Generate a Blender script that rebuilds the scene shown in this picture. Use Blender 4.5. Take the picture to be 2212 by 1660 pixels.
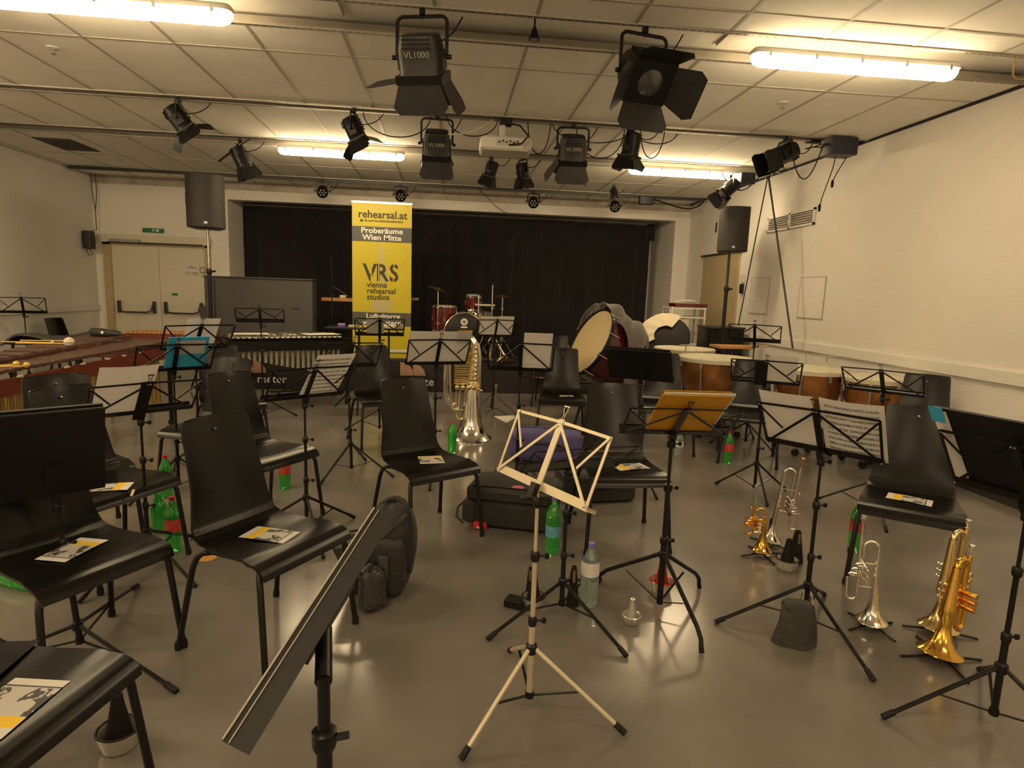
import bpy, math, random
from mathutils import Vector, Matrix
PI = math.pi
random.seed(4)
for o in list(bpy.data.objects): bpy.data.objects.remove(o)
S = bpy.context.scene
COL = S.collection
# ---------------------------------------------------------------- camera, world, exposure
cam = bpy.data.cameras.new('camera'); camo = bpy.data.objects.new('camera', cam); COL.objects.link(camo)
cam.sensor_fit = 'HORIZONTAL'; cam.sensor_width = 36.0; cam.lens = 36.0*1315.0/2212.0
cam.clip_start = 0.02; cam.clip_end = 60
YA, PT, RO = 0.10765, 0.14792, 0.03395
cy, sy, cp, sp, cr, sr = math.cos(YA), math.sin(YA), math.cos(PT), math.sin(PT), math.cos(RO), math.sin(RO)
F = Vector((sy*cp, cy*cp, -sp)); RT = Vector((cy, -sy, 0)); UP = RT.cross(F)
R2 = cr*RT + sr*UP; U2 = -sr*RT + cr*UP
camo.matrix_world = Matrix(((R2.x, U2.x, -F.x, 0), (R2.y, U2.y, -F.y, 0), (R2.z, U2.z, -F.z, 1.5), (0, 0, 0, 1)))
S.camera = camo
S.view_settings.view_transform = 'Standard'; S.view_settings.look = 'None'
S.view_settings.exposure = 1.15; S.view_settings.gamma = 1.0
w = bpy.data.worlds.new('world'); S.world = w; w.use_nodes = True
w.node_tree.nodes['Background'].inputs[0].default_value = (0.9, 0.75, 0.5, 1)
w.node_tree.nodes['Background'].inputs[1].default_value = 0.02
LAMP_COLOR = (1.0, 0.77, 0.445); LAMP_POWER = 21.0

# ---------------------------------------------------------------- materials
def lin(c): return tuple(((x/12.92) if x <= 0.04045 else ((x+0.055)/1.055)**2.4) for x in c)
def mat(name, col, rough=0.5, metal=0.0, bump=0, bscale=50, noise=0, nscale=8, spec=0.5, alpha=None, trans=0, emit=None, coat=0, sheen=0):
    m = bpy.data.materials.new(name); m.use_nodes = True
    nt = m.node_tree; b = nt.nodes['Principled BSDF']
    b.inputs['Base Color'].default_value = (*col, 1); b.inputs['Roughness'].default_value = rough
    b.inputs['Metallic'].default_value = metal; b.inputs['Specular IOR Level'].default_value = spec
    if coat: b.inputs['Coat Weight'].default_value = coat; b.inputs['Coat Roughness'].default_value = 0.08
    if sheen: b.inputs['Sheen Weight'].default_value = sheen
    if trans: b.inputs['Transmission Weight'].default_value = trans
    if emit: b.inputs['Emission Color'].default_value = (*emit[0], 1); b.inputs['Emission Strength'].default_value = emit[1]
    tc = nt.nodes.new('ShaderNodeTexCoord')
    if noise:
        n = nt.nodes.new('ShaderNodeTexNoise'); n.inputs['Scale'].default_value = nscale; n.inputs['Detail'].default_value = 5
        nt.links.new(tc.outputs['Object'], n.inputs['Vector'])
        r = nt.nodes.new('ShaderNodeMapRange'); r.inputs[1].default_value = 0.3; r.inputs[2].default_value = 0.7
        r.inputs[3].default_value = 1-noise; r.inputs[4].default_value = 1+noise
        nt.links.new(n.outputs['Fac'], r.inputs[0])
        v = nt.nodes.new('ShaderNodeVectorMath'); v.operation = 'SCALE'; v.inputs[0].default_value = col
        nt.links.new(r.outputs[0], v.inputs['Scale']); nt.links.new(v.outputs[0], b.inputs['Base Color'])
    if bump:
        n2 = nt.nodes.new('ShaderNodeTexNoise'); n2.inputs['Scale'].default_value = bscale; n2.inputs['Detail'].default_value = 4
        nt.links.new(tc.outputs['Object'], n2.inputs['Vector'])
        bp = nt.nodes.new('ShaderNodeBump'); bp.inputs['Strength'].default_value = bump; bp.inputs['Distance'].default_value = 0.01
        nt.links.new(n2.outputs['Fac'], bp.inputs['Height']); nt.links.new(bp.outputs[0], b.inputs['Normal'])
    return m
def ramp_mix(m, fac_socket, c1, c2):
    nt = m.node_tree; mx = nt.nodes.new('ShaderNodeMix'); mx.data_type = 'RGBA'
    mx.inputs[6].default_value = (*c1, 1); mx.inputs[7].default_value = (*c2, 1)
    nt.links.new(fac_socket, mx.inputs[0]); nt.links.new(mx.outputs[2], nt.nodes['Principled BSDF'].inputs['Base Color'])
    return mx
M = {}
M['wall'] = mat('wall_paint', (0.73, 0.70, 0.66), 0.85, bump=0.25, bscale=60, noise=0.03, nscale=1.5)
M['ceil'] = mat('ceiling_tile', (0.88, 0.85, 0.80), 0.9, noise=0.04, nscale=3, bump=0.1, bscale=120)
M['grid'] = mat('ceiling_grid', (0.42, 0.38, 0.33), 0.6)
M['plaster'] = mat('bare_plaster', (0.40, 0.36, 0.31), 0.9, noise=0.25, nscale=4)
M['floor'] = mat('floor_linoleum', (0.165, 0.15, 0.135), 0.19, noise=0.22, nscale=1.3, bump=0.03, bscale=6, spec=0.55)
M['black'] = mat('black_metal', (0.006, 0.0055, 0.006), 0.35, 0.0, spec=0.35)
M['blackm'] = mat('black_matt', (0.007, 0.006, 0.006), 0.7, spec=0.3)
M['rubber'] = mat('rubber', (0.009, 0.009, 0.009), 0.6, spec=0.3)
M['lam'] = mat('black_laminate', (0.006, 0.0055, 0.005), 0.27, spec=0.34, noise=0.1, nscale=6, bump=0.02, bscale=200)
M['edge'] = mat('chair_edge', (0.03, 0.028, 0.026), 0.4)
M['steel'] = mat('galvanised_steel', (0.42, 0.42, 0.40), 0.38, 0.9, noise=0.15, nscale=20)
M['chrome'] = mat('chrome', (0.75, 0.74, 0.72), 0.12, 1.0)
M['silver'] = mat('silver_plate', (0.84, 0.80, 0.74), 0.13, 1.0)
M['brass'] = mat('gold_lacquer', (0.86, 0.50, 0.10), 0.14, 1.0)
M['brassy'] = mat('pale_brass', (0.85, 0.66, 0.32), 0.2, 1.0)
M['gold'] = mat('resonator_gold', (0.72, 0.50, 0.20), 0.28, 0.9)
M['champ'] = mat('champagne_aluminium', (0.62, 0.54, 0.40), 0.42, 0.45)
M['paper'] = mat('paper', (0.74, 0.72, 0.71), 0.8)
M['card'] = mat('white_card', (0.62, 0.60, 0.57), 0.8)
M['paperd'] = mat('paper_shade', (0.48, 0.46, 0.43), 0.8)
M['white'] = mat('white_plastic', (0.62, 0.60, 0.56), 0.45)
M['door'] = mat('door_paint', (0.60, 0.56, 0.46), 0.5)
M['beige'] = mat('beige_door', (0.42, 0.33, 0.20), 0.6)
M['curtain'] = mat('black_velvet', (0.010, 0.008, 0.009), 0.95, sheen=0.12, noise=0.3, nscale=3)
M['piano'] = mat('grey_cover', (0.052, 0.048, 0.046), 0.6)
M['skirt'] = mat('black_cloth', (0.018, 0.014, 0.016), 0.85)
M['coffee'] = mat('print_brown', (0.36, 0.21, 0.15), 0.8)
M['yellow'] = mat('banner_yellow', (0.44, 0.37, 0.005), 0.45)
M['bgrey'] = mat('banner_grey', (0.06, 0.062, 0.055), 0.5)
M['btext'] = mat('banner_dark_print', (0.03, 0.025, 0.012), 0.6)
M['ltext'] = mat('banner_light_print', (0.70, 0.68, 0.64), 0.6)
M['green'] = mat('exit_green', (0.0, 0.14, 0.05), 0.4)
M['wood'] = mat('light_wood', (0.42, 0.20, 0.07), 0.5, noise=0.15, nscale=5)
M['rose'] = mat('rosewood_bar', (0.085, 0.046, 0.036), 0.35, noise=0.25, nscale=6)
M['padauk'] = mat('red_wood_frame', (0.14, 0.028, 0.013), 0.35, noise=0.15, nscale=5)
M['redsh'] = mat('red_drum_shell', (0.10, 0.003, 0.005), 0.15, coat=1, noise=0.2, nscale=5)
M['dred'] = mat('dark_red_shell', (0.055, 0.005, 0.006), 0.22, coat=0.6)
M['skin'] = mat('drum_head', (0.60, 0.48, 0.26), 0.6)
M['cream'] = mat('cream_lid', (0.60, 0.56, 0.42), 0.55)
M['copper'] = mat('copper_bowl', (0.42, 0.18, 0.06), 0.36, 0.75, noise=0.35, nscale=7)
M['blanket'] = mat('grey_blanket', (0.135, 0.118, 0.112), 0.95, sheen=0.3, bump=0.5, bscale=90, noise=0.15, nscale=12)
M['cloth'] = mat('cream_cloth', (0.56, 0.50, 0.38), 0.9)
M['bag'] = mat('purple_bag', (0.085, 0.07, 0.215), 0.7, bump=0.4, bscale=12, noise=0.2, nscale=5)
M['nylon'] = mat('black_nylon', (0.02, 0.019, 0.018), 0.62, bump=0.5, bscale=25, noise=0.3, nscale=9)
M['grip'] = mat('grey_fabric', (0.05, 0.047, 0.042), 0.85, bump=0.5, bscale=60, noise=0.3, nscale=20)
M['folder'] = mat('blue_folder', (0.04, 0.36, 0.62), 0.4)
M['yfolder'] = mat('yellow_folder', (0.62, 0.30, 0.008), 0.45)
M['bfolder'] = mat('black_folder', (0.007, 0.006, 0.007), 0.5, spec=0.3)
M['green_pet'] = mat('green_pet', (0.10, 0.80, 0.12), 0.05, trans=0.85, spec=0.7)
M['clear_pet'] = mat('clear_pet', (0.62, 0.78, 0.76), 0.05, trans=0.85)
M['red'] = mat('red_plastic', (0.55, 0.02, 0.02), 0.4)
M['rlabel'] = mat('red_label', (0.50, 0.06, 0.04), 0.5, noise=0.4, nscale=40)
M['blabel'] = mat('blue_label', (0.10, 0.28, 0.38), 0.5, noise=0.3, nscale=30)
M['purple'] = mat('purple_cap', (0.18, 0.12, 0.45), 0.4)
M['pink'] = mat('pink_sticker', (0.55, 0.14, 0.24), 0.6)
M['alu'] = mat('spun_aluminium', (0.66, 0.64, 0.60), 0.28, 0.75)
M['redm'] = mat('red_anodised', (0.60, 0.05, 0.02), 0.22, 0.7)
M['orange'] = mat('cork_disc', (0.55, 0.28, 0.07), 0.7)
M['bluebox'] = mat('blue_black_box', (0.018, 0.020, 0.034), 0.45)
M['lens'] = mat('lens', (0.05, 0.05, 0.05), 0.05, spec=1.0)
M['spk'] = mat('speaker_grille', (0.022, 0.018, 0.017), 0.5, bump=0.2, bscale=300)
M['yel'] = mat('yellow_stick', (0.60, 0.40, 0.08), 0.5)
M['vent'] = mat('dark_vent', (0.06, 0.05, 0.045), 0.8)
M['cym'] = mat('cymbal_bronze', (0.60, 0.42, 0.14), 0.28, 1.0)
M['lamp'] = mat('lamp_diffuser', (0.8, 0.75, 0.65), 0.4, emit=(LAMP_COLOR, LAMP_POWER))
M['lamp_boost'] = mat('lamp_diffuser_boosted', (0.8, 0.75, 0.65), 0.4, emit=(LAMP_COLOR, LAMP_POWER*1.6))  # same diffuser with boosted emission, to brighten the left and rear
M['cork'] = mat('cork', (0.16, 0.10, 0.05), 0.8)
M['vbar'] = mat('vibe_bar', (0.50, 0.48, 0.40), 0.3, 0.8)
M['vtube'] = mat('vibe_tube', (0.46, 0.45, 0.37), 0.35, 0.7)
M['tape'] = mat('masking_tape', (0.62, 0.50, 0.28), 0.7)
M['dgrey'] = mat('dark_grey_paint', (0.035, 0.034, 0.034), 0.4, 0.2)
M['fix'] = mat('spotlight_black', (0.014, 0.013, 0.013), 0.42, noise=0.5, nscale=25)
def stave_mat(name, base, ink, scale=42.0):
    m = mat(name, base, 0.8); nt = m.node_tree
    tc = nt.nodes.new('ShaderNodeTexCoord'); sx = nt.nodes.new('ShaderNodeSeparateXYZ'); nt.links.new(tc.outputs['Generated'], sx.inputs[0])
    def mth(op, a, b=None):
        n = nt.nodes.new('ShaderNodeMath'); n.operation = op
        for i, v in enumerate((a, b)):
            if v is None: continue
            if isinstance(v, (int, float)): n.inputs[i].default_value = v
            else: nt.links.new(v, n.inputs[i])
        return n.outputs[0]
    z = mth('MULTIPLY', sx.outputs['Z'], scale/4.0)
    fr = mth('FRACT', z)
    inst = mth('LESS_THAN', fr, 0.42)
    ns = nt.nodes.new('ShaderNodeTexNoise'); ns.inputs['Scale'].default_value = 38; nt.links.new(tc.outputs['Generated'], ns.inputs['Vector'])
    blob = mth('GREATER_THAN', ns.outputs['Fac'], 0.47)
    mar = mth('MULTIPLY', mth('GREATER_THAN', sx.outputs['X'], 0.08), mth('LESS_THAN', sx.outputs['X'], 0.92))
    mar = mth('MULTIPLY', mar, mth('LESS_THAN', sx.outputs['Z'], 0.9))
    f = mth('MULTIPLY', mth('MULTIPLY', inst, blob), mth('MULTIPLY', mar, 0.8))
    ramp_mix(m, f, base, ink)
    return m
M['score'] = stave_mat('printed_score', (0.74, 0.72, 0.71), (0.16, 0.15, 0.15))
def translucent(m, k=0.45):
    # thin paper lets the lamp light of its far side through
    nt = m.node_tree; b = nt.nodes['Principled BSDF']; out = nt.nodes['Material Output']
    t = nt.nodes.new('ShaderNodeBsdfTranslucent'); mx = nt.nodes.new('ShaderNodeMixShader'); mx.inputs[0].default_value = k
    src = b.inputs['Base Color']
    if src.links: nt.links.new(src.links[0].from_socket, t.inputs[0])
    else: t.inputs[0].default_value = src.default_value
    nt.links.new(b.outputs[0], mx.inputs[1]); nt.links.new(t.outputs[0], mx.inputs[2]); nt.links.new(mx.outputs[0], out.inputs[0])
translucent(M['paper']); translucent(M['score'])
def flyer_mat():
    m = mat('flyer_print', (0.6, 0.58, 0.55), 0.6); nt = m.node_tree
    tc = nt.nodes.new('ShaderNodeTexCoord'); sx = nt.nodes.new('ShaderNodeSeparateXYZ'); nt.links.new(tc.outputs['Generated'], sx.inputs[0])
    r = nt.nodes.new('ShaderNodeValToRGB'); r.color_ramp.interpolation = 'CONSTANT'
    e = r.color_ramp.elements; e[0].position = 0; e[0].color = (0.62, 0.60, 0.58, 1); e[1].position = 0.16; e[1].color = (0.75, 0.50, 0.02, 1)
    for p, c in ((0.33, (0.5, 0.48, 0.46, 1)), (0.84, (0.05, 0.05, 0.05, 1)), (0.87, (0.62, 0.6, 0.58, 1))):
        q = e.new(p); q.color = c
    nt.links.new(sx.outputs['X'], r.inputs[0])
    n = nt.nodes.new('ShaderNodeTexNoise'); n.inputs['Scale'].default_value = 3.2; n.inputs['Detail'].default_value = 2; n.inputs['Distortion'].default_value = 1.2
    nt.links.new(tc.outputs['Generated'], n.inputs['Vector'])
    g = nt.nodes.new('ShaderNodeMath'); g.operation = 'GREATER_THAN'; g.inputs[1].default_value = 0.53; nt.links.new(n.outputs['Fac'], g.inputs[0])
    a = nt.nodes.new('ShaderNodeMath'); a.operation = 'GREATER_THAN'; a.inputs[1].default_value = 0.34; nt.links.new(sx.outputs['X'], a.inputs[0])
    b2 = nt.nodes.new('ShaderNodeMath'); b2.operation = 'LESS_THAN'; b2.inputs[1].default_value = 0.83; nt.links.new(sx.outputs['X'], b2.inputs[0])
    k = nt.nodes.new('ShaderNodeMath'); k.operation = 'MULTIPLY'; nt.links.new(a.outputs[0], k.inputs[0]); nt.links.new(b2.outputs[0], k.inputs[1])
    k2 = nt.nodes.new('ShaderNodeMath'); k2.operation = 'MULTIPLY'; nt.links.new(k.outputs[0], k2.inputs[0]); nt.links.new(g.outputs[0], k2.inputs[1])
    mx = nt.nodes.new('ShaderNodeMix'); mx.data_type = 'RGBA'; mx.inputs[7].default_value = (0.06, 0.06, 0.06, 1)
    nt.links.new(k2.outputs[0], mx.inputs[0]); nt.links.new(r.outputs[0], mx.inputs[6]); nt.links.new(mx.outputs[2], nt.nodes['Principled BSDF'].inputs['Base Color'])
    return m
M['flyer'] = flyer_mat()
def slot_mat():
    m = mat('slotted_steel', (0.40, 0.39, 0.36), 0.45, 0.6); nt = m.node_tree
    tc = nt.nodes.new('ShaderNodeTexCoord'); sx = nt.nodes.new('ShaderNodeSeparateXYZ'); nt.links.new(tc.outputs['Object'], sx.inputs[0])
    def mth(op, a, b=None):
        n = nt.nodes.new('ShaderNodeMath'); n.operation = op
        for i, v in enumerate((a, b)):
            if v is None: continue
            if isinstance(v, (int, float)): n.inputs[i].default_value = v
            else: nt.links.new(v, n.inputs[i])
        return n.outputs[0]
    f = mth('LESS_THAN', mth('FRACT', mth('MULTIPLY', sx.outputs['X'], 20.0)), 0.45)
    y = mth('LESS_THAN', mth('ABSOLUTE', sx.outputs['Y']), 0.005)
    ramp_mix(m, mth('MULTIPLY', f, y), (0.40, 0.37, 0.32), (0.03, 0.03, 0.03))
    return m
M['slot'] = slot_mat()
def wall_stripes(m):
    # fine horizontal brush lines of the painted wallpaper
    nt = m.node_tree; b = nt.nodes['Principled BSDF']
    tc = nt.nodes.new('ShaderNodeTexCoord'); mp = nt.nodes.new('ShaderNodeMapping'); mp.inputs['Scale'].default_value = (1.2, 1.2, 60)
    n = nt.nodes.new('ShaderNodeTexNoise'); n.inputs['Scale'].default_value = 1.5
    nt.links.new(tc.outputs['Object'], mp.inputs[0]); nt.links.new(mp.outputs[0], n.inputs['Vector'])
    bp = nt.nodes.new('ShaderNodeBump'); bp.inputs['Strength'].default_value = 0.16; bp.inputs['Distance'].default_value = 0.01
    nt.links.new(n.outputs['Fac'], bp.inputs['Height']); nt.links.new(bp.outputs[0], b.inputs['Normal'])
wall_stripes(M['wall'])

# ---------------------------------------------------------------- mesh helper
class MB:
    def __init__(s, T=None): s.v = []; s.f = []; s.T = T or Matrix()
    def add(s, vs, fs):
        b = len(s.v); s.v += [tuple(s.T @ Vector(v)) for v in vs]; s.f += [tuple(b+i for i in f) for f in fs]; return s
    def box(s, c, d, R=None, bev=0):
        x, y, z = d[0]/2, d[1]/2, d[2]/2; c = Vector(c)
        if bev:
            b = min(bev, x*.9, y*.9); n = 3; ring = []
            for sx, sy, a0 in ((1, 1, 0), (-1, 1, PI/2), (-1, -1, PI), (1, -1, 1.5*PI)):
                for k in range(n+1):
                    a = a0+PI/2*k/n; ring.append((sx*(x-b)+b*math.cos(a), sy*(y-b)+b*math.sin(a)))
            N = len(ring); e = min(b*.5, z*.5); vs = []
            for zz, sh in ((-z, e), (-z+e, 0), (z-e, 0), (z, e)):
                for px, py in ring:
                    vs.append((px*(1-sh/x), py*(1-sh/y), zz))
            fs = [tuple(range(N))[::-1], tuple(3*N+i for i in range(N))]
            for r in range(3):
                for i in range(N): j = (i+1) % N; fs.append((r*N+i, r*N+j, (r+1)*N+j, (r+1)*N+i))
            if R: vs = [R @ Vector(v) for v in vs]
            return s.add([Vector(v)+c for v in vs], fs)
        vs = [Vector((a*x, b*y, cc*z)) for a in (-1, 1) for b in (-1, 1) for cc in (-1, 1)]
        if R: vs = [R @ v for v in vs]
        return s.add([v+c for v in vs], [(0, 1, 3, 2), (4, 6, 7, 5), (0, 4, 5, 1), (2, 3, 7, 6), (0, 2, 6, 4), (1, 5, 7, 3)])
    def b2(s, x0, x1, y0, y1, z0, z1): return s.box(((x0+x1)/2, (y0+y1)/2, (z0+z1)/2), (abs(x1-x0), abs(y1-y0), abs(z1-z0)))
    def tube(s, pts, r, n=8, closed=False, flat=None):
        pts = [Vector(p) for p in pts]; N = len(pts); rs = r if isinstance(r, (list, tuple)) else [r]*N
        vs = []; prev = None
        for i, p in enumerate(pts):
            if closed: t = pts[(i+1) % N]-pts[i-1]
            else: t = pts[min(i+1, N-1)]-pts[max(i-1, 0)]
            t.normalize()
            if prev is None:
                a = Vector((0, 0, 1)) if abs(t.z) < .9 else Vector((1, 0, 0)); u = t.cross(a).normalized()
            else:
                u = prev-t*prev.dot(t)
                if u.length < 1e-5: u = t.orthogonal()
                u.normalize()
            prev = u; w2 = t.cross(u)
            for k in range(n):
                a = 2*PI*k/n; vs.append(p+(u*math.cos(a)+w2*math.sin(a))*rs[i])
        fs = []
        for i in range(N if closed else N-1):
            for k in range(n):
                j = (k+1) % n; i2 = (i+1) % N; fs.append((i*n+k, i*n+j, i2*n+j, i2*n+k))
        if not closed: fs += [tuple(range(n))[::-1], tuple((N-1)*n+k for k in range(n))]
        return s.add(vs, fs)
    def bar(s, p, q, w_, t_, up=(0, 0, 1)):
        p, q = Vector(p), Vector(q); d = q-p; L = d.length; d.normalize(); up = Vector(up)
        x = d.cross(up)
        if x.length < 1e-4: x = d.orthogonal()
        x.normalize(); z = x.cross(d)
        R = Matrix((x, d, z)).transposed()
        return s.box((p+q)/2, (w_, L, t_), R)
    def lathe(s, prof, n=24, c=(0, 0, 0), R=None, cap=True):
        vs = []; c = Vector(c)
        for r, z in prof:
            for k in range(n):
                a = 2*PI*k/n; v = Vector((r*math.cos(a), r*math.sin(a), z)); vs.append((R @ v if R else v)+c)
        fs = []
        for i in range(len(prof)-1):
            for k in range(n): j = (k+1) % n; fs.append((i*n+k, i*n+j, (i+1)*n+j, (i+1)*n+k))
        if cap:
            if prof[0][0] > 1e-4: fs.append(tuple(range(n))[::-1])
            if prof[-1][0] > 1e-4: fs.append(tuple((len(prof)-1)*n+k for k in range(n)))
        return s.add(vs, fs)
    def cyl(s, p, q, r, n=16):
        return s.tube([p, q], r, n)
    def grid(s, fn, nu, nv, th=0):
        vs = [Vector(fn(i/nu, j/nv)) for i in range(nu+1) for j in range(nv+1)]
        W = nv+1; fs = [(i*W+j, (i+1)*W+j, (i+1)*W+j+1, i*W+j+1) for i in range(nu) for j in range(nv)]
        if th:
            ns = [Vector() for _ in vs]
            for f in fs:
                a, b, c, d = (vs[k] for k in f); nn = (c-a).cross(d-b)
                for k in f: ns[k] += nn
            n0 = len(vs); vs = vs+[v-(nn.normalized()*th if nn.length > 0 else Vector()) for v, nn in zip(vs, ns)]
            fs2 = [tuple(n0+k for k in f[::-1]) for f in fs]
            ed = []
            for i in range(nu): ed += [((i+1)*W, i*W), (i*W+nv, (i+1)*W+nv)]
            for j in range(nv): ed += [(j, j+1), (nu*W+j+1, nu*W+j)]
            fs = fs+fs2+[(b, a, a+n0, b+n0) for a, b in ed]
        return s.add(vs, fs)
    def poly(s, pts, ext):
        n = len(pts); e = Vector(ext); vs = [Vector(p) for p in pts]+[Vector(p)+e for p in pts]
        return s.add(vs, [tuple(range(n))[::-1], tuple(range(n, 2*n))]+[(i, (i+1) % n, n+(i+1) % n, n+i) for i in range(n)])
    def build(s, name, m, parent=None, smooth=True, label=None):
        me = bpy.data.meshes.new(name); me.from_pydata(s.v, [], s.f); me.validate()
        me.materials.append(M[m] if isinstance(m, str) else m)
        import bmesh
        bm = bmesh.new(); bm.from_mesh(me); bmesh.ops.recalc_face_normals(bm, faces=bm.faces)
        bm.to_mesh(me); bm.free()
        if smooth and len(me.polygons) > 6:
            me.polygons.foreach_set('use_smooth', [True]*len(me.polygons))
            try: me.set_sharp_from_angle(angle=math.radians(38))
            except Exception: pass
        o = bpy.data.objects.new(name, me); COL.objects.link(o)
        if parent: o.parent = parent
        if label: o['label'] = label
        return o
def tag(o, label, cat, group=None, kind=None):
    if label: o['label'] = label
    if cat: o['category'] = cat
    if group: o['group'] = group
    if kind: o['kind'] = kind
    return o
def thing(name, label, cat, loc=(0, 0, 0), rz=0, group=None, T=None):
    o = bpy.data.objects.new(name, None); COL.objects.link(o); o.empty_display_size = 0.1
    if T is not None: o.matrix_world = T
    else: o.location = loc; o.rotation_euler = (0, 0, rz)
    return tag(o, label, cat, group)
def dup(root, loc, rz=0, label=None, group=None, scale=None, rot=None):
    r = root.copy(); COL.objects.link(r); r.location = loc; r.rotation_euler = rot or (0, 0, rz)
    if scale: r.scale = scale if isinstance(scale, tuple) else (scale,)*3
    if label: r['label'] = label
    if group: r['group'] = group
    for ch in list(root.children):
        c = ch.copy(); COL.objects.link(c); c.parent = r
        for g in list(ch.children):
            d = g.copy(); COL.objects.link(d); d.parent = c
    return r
def struct(name, mb, m, parent=None, smooth=False):
    o = mb.build(name, m, parent, smooth)
    if not parent: o['kind'] = 'structure'
    return o
def text(txt, m, size, loc, parent, rot=(PI/2, 0, 0), name='lettering', align='CENTER', ext=0.001, bold=0, sx=1):
    c = bpy.data.curves.new(name, 'FONT'); c.body = txt; c.size = size; c.extrude = ext; c.align_x = align; c.offset = bold; c.resolution_u = 3
    t = bpy.data.objects.new('tmp', c); COL.objects.link(t)
    dg = bpy.context.evaluated_depsgraph_get(); me = bpy.data.meshes.new_from_object(t.evaluated_get(dg))
    bpy.data.objects.remove(t); bpy.data.curves.remove(c)
    me.materials.clear(); me.materials.append(M[m])
    o = bpy.data.objects.new(name, me); COL.objects.link(o); o.location = loc; o.rotation_euler = rot; o.scale = (sx, 1, 1); o.parent = parent
    return o
def rot(a, ax): return Matrix.Rotation(a, 3, ax)
def frame(fwd, up=(0, 0, 1)):
    y = Vector(fwd).normalized(); x = y.cross(Vector(up)).normalized(); z = x.cross(y)
    return Matrix((x, y, z)).transposed()
def arc(c, r, a0, a1, n, ax='xz'):
    o = []
    for i in range(n+1):
        a = a0+(a1-a0)*i/n; u, v = r*math.cos(a), r*math.sin(a)
        o.append((c[0]+u, c[1], c[2]+v) if ax == 'xz' else ((c[0], c[1]+u, c[2]+v) if ax == 'yz' else (c[0]+u, c[1]+v, c[2])))
    return o
# ================================================================ ROOM
XL, XR, YB, YF, ZC = -5.85, 4.35, 11.0, -4.0, 3.2
struct('floor', MB().b2(XL-.2, XR+.2, YF-.2, 12.6, -.1, 0), 'floor')
struct('wall_left', MB().b2(XL-.2, XL, YF, YB, 0, 3.5), 'wall')
struct('wall_right', MB().b2(XR, XR+.2, YF, 12.4, 0, 3.5), 'wall')
struct('wall_front', MB().b2(XL-.2, XR+.2, YF-.2, YF, 0, 3.5), 'wall')
OX0, OX1, OZ = -3.72, 4.07, 2.90     # stage opening
wb = MB(); wb.b2(XL, -5.72, YB, YB+.2, 0, 3.5); wb.b2(-4.02, OX0, YB, YB+.2, 0, 3.5); wb.b2(-5.72, -4.02, YB, YB+.2, 2.12, 3.5)
wb.b2(OX0, OX1, YB, YB+.2, OZ, 3.5); wb.b2(OX1, XR, YB, YB+.2, 0, 3.5)
struct('wall_back', wb, 'wall')
struct('wall_stage', MB().b2(OX0-.2, OX0, YB+.2, 12.4, 0, 3.3).b2(OX1, OX1+.2, YB+.2, 12.4, 0, 3.3).b2(OX0-.2, OX1+.2, 12.3, 12.5, 0, 3.3).b2(OX0-.2, OX1+.2, YB+.2, 12.4, 3.0, 3.2), 'wall')
# plaster strip above the opening and rails on the side walls
struct('trim_1', MB().b2(XL, XR, YB-.015, YB, 3.06, 3.2), 'plaster')
struct('trim_2', MB().b2(XR-.03, XR, YF, 10.98, .93, 1.03), 'wall')
struct('trim_3', MB().b2(XL, XL+.03, YF, 10.98, .99, 1.08), 'wall')
struct('baseboard_right', MB().b2(XR-.015, XR, YF, 10.98, 0, .07), 'dgrey')
struct('baseboard_left', MB().b2(XL, XL+.015, YF, 10.98, 0, .07), 'dgrey')
# ceiling: tile fields between open service slots
CH = [(-3.75, -3.4), (.2, .6), (4.02, 4.47), (6.22, 6.36), (7.70, 8.02), (10.22, 10.32)]
ys = [YF]+[v for c in CH for v in c]+[YB]
ce = MB()
for i in range(0, len(ys), 2): ce.b2(XL, XR-.05, ys[i], ys[i+1], ZC, ZC+.03)
struct('ceiling', ce, 'ceil')
struct('ceiling_void', MB().b2(XL, XR, YF, YB, 3.30, 3.36), 'ceil')
gr = MB()
x = -2.62-.625*6
for i in range(0, len(ys), 2):
    x = -2.62-.625*5
    while x < XR-.1:
        if x > XL+.05: gr.b2(x-.011, x+.011, ys[i], ys[i+1], ZC-.003, ZC+.001)
        x += .6255
for y in (-2.6, -1.35, -.1, 1.25, 2.5, 3.75, 4.93, 9.3): gr.b2(XL, XR-.06, y-.011, y+.011, ZC-.004, ZC+.001)
struct('trim_4', gr, 'grid')
n = 5
for y0, y1 in CH:
    for y in (y0, y1):
        r = MB().b2(XL, XR-.05, -.016, .016, -.006, .05); o = struct('trim_%d' % n, r, 'slot'); o.location = (0, y, ZC-.004); n += 1
struct('trim_%d' % n, MB().b2(XR-.05, XR, YF, YB, 3.19, 3.21), 'blackm'); n += 1  # black strip painted in for the shadow gap at the right wall
struct('trim_%d' % n, MB().b2(XL, XL+.02, YF, YB, 3.185, 3.2), 'grid'); n += 1  # darker strip standing in for the shadow gap on the left
struct('trim_%d' % n, MB().b2(3.75, 4.30, 6.34, 6.46, 3.19, 3.199), 'blackm'); n += 1  # black panel imitating the dark hole of missing ceiling panels
# darker infill boards inside the first service slot
ib = MB()
for x0 in (-.73, 1.85): ib.b2(x0, x0+.006, 4.04, 4.45, 3.28, 3.34)
struct('trim_%d' % n, ib, 'grid'); n += 1
# thin hanging bar rail in front of the stage
o = struct('trim_%d' % n, MB().b2(XL+.1, XR-.1, 10.2, 10.24, 3.14, 3.18), 'dgrey'); n += 1

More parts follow.
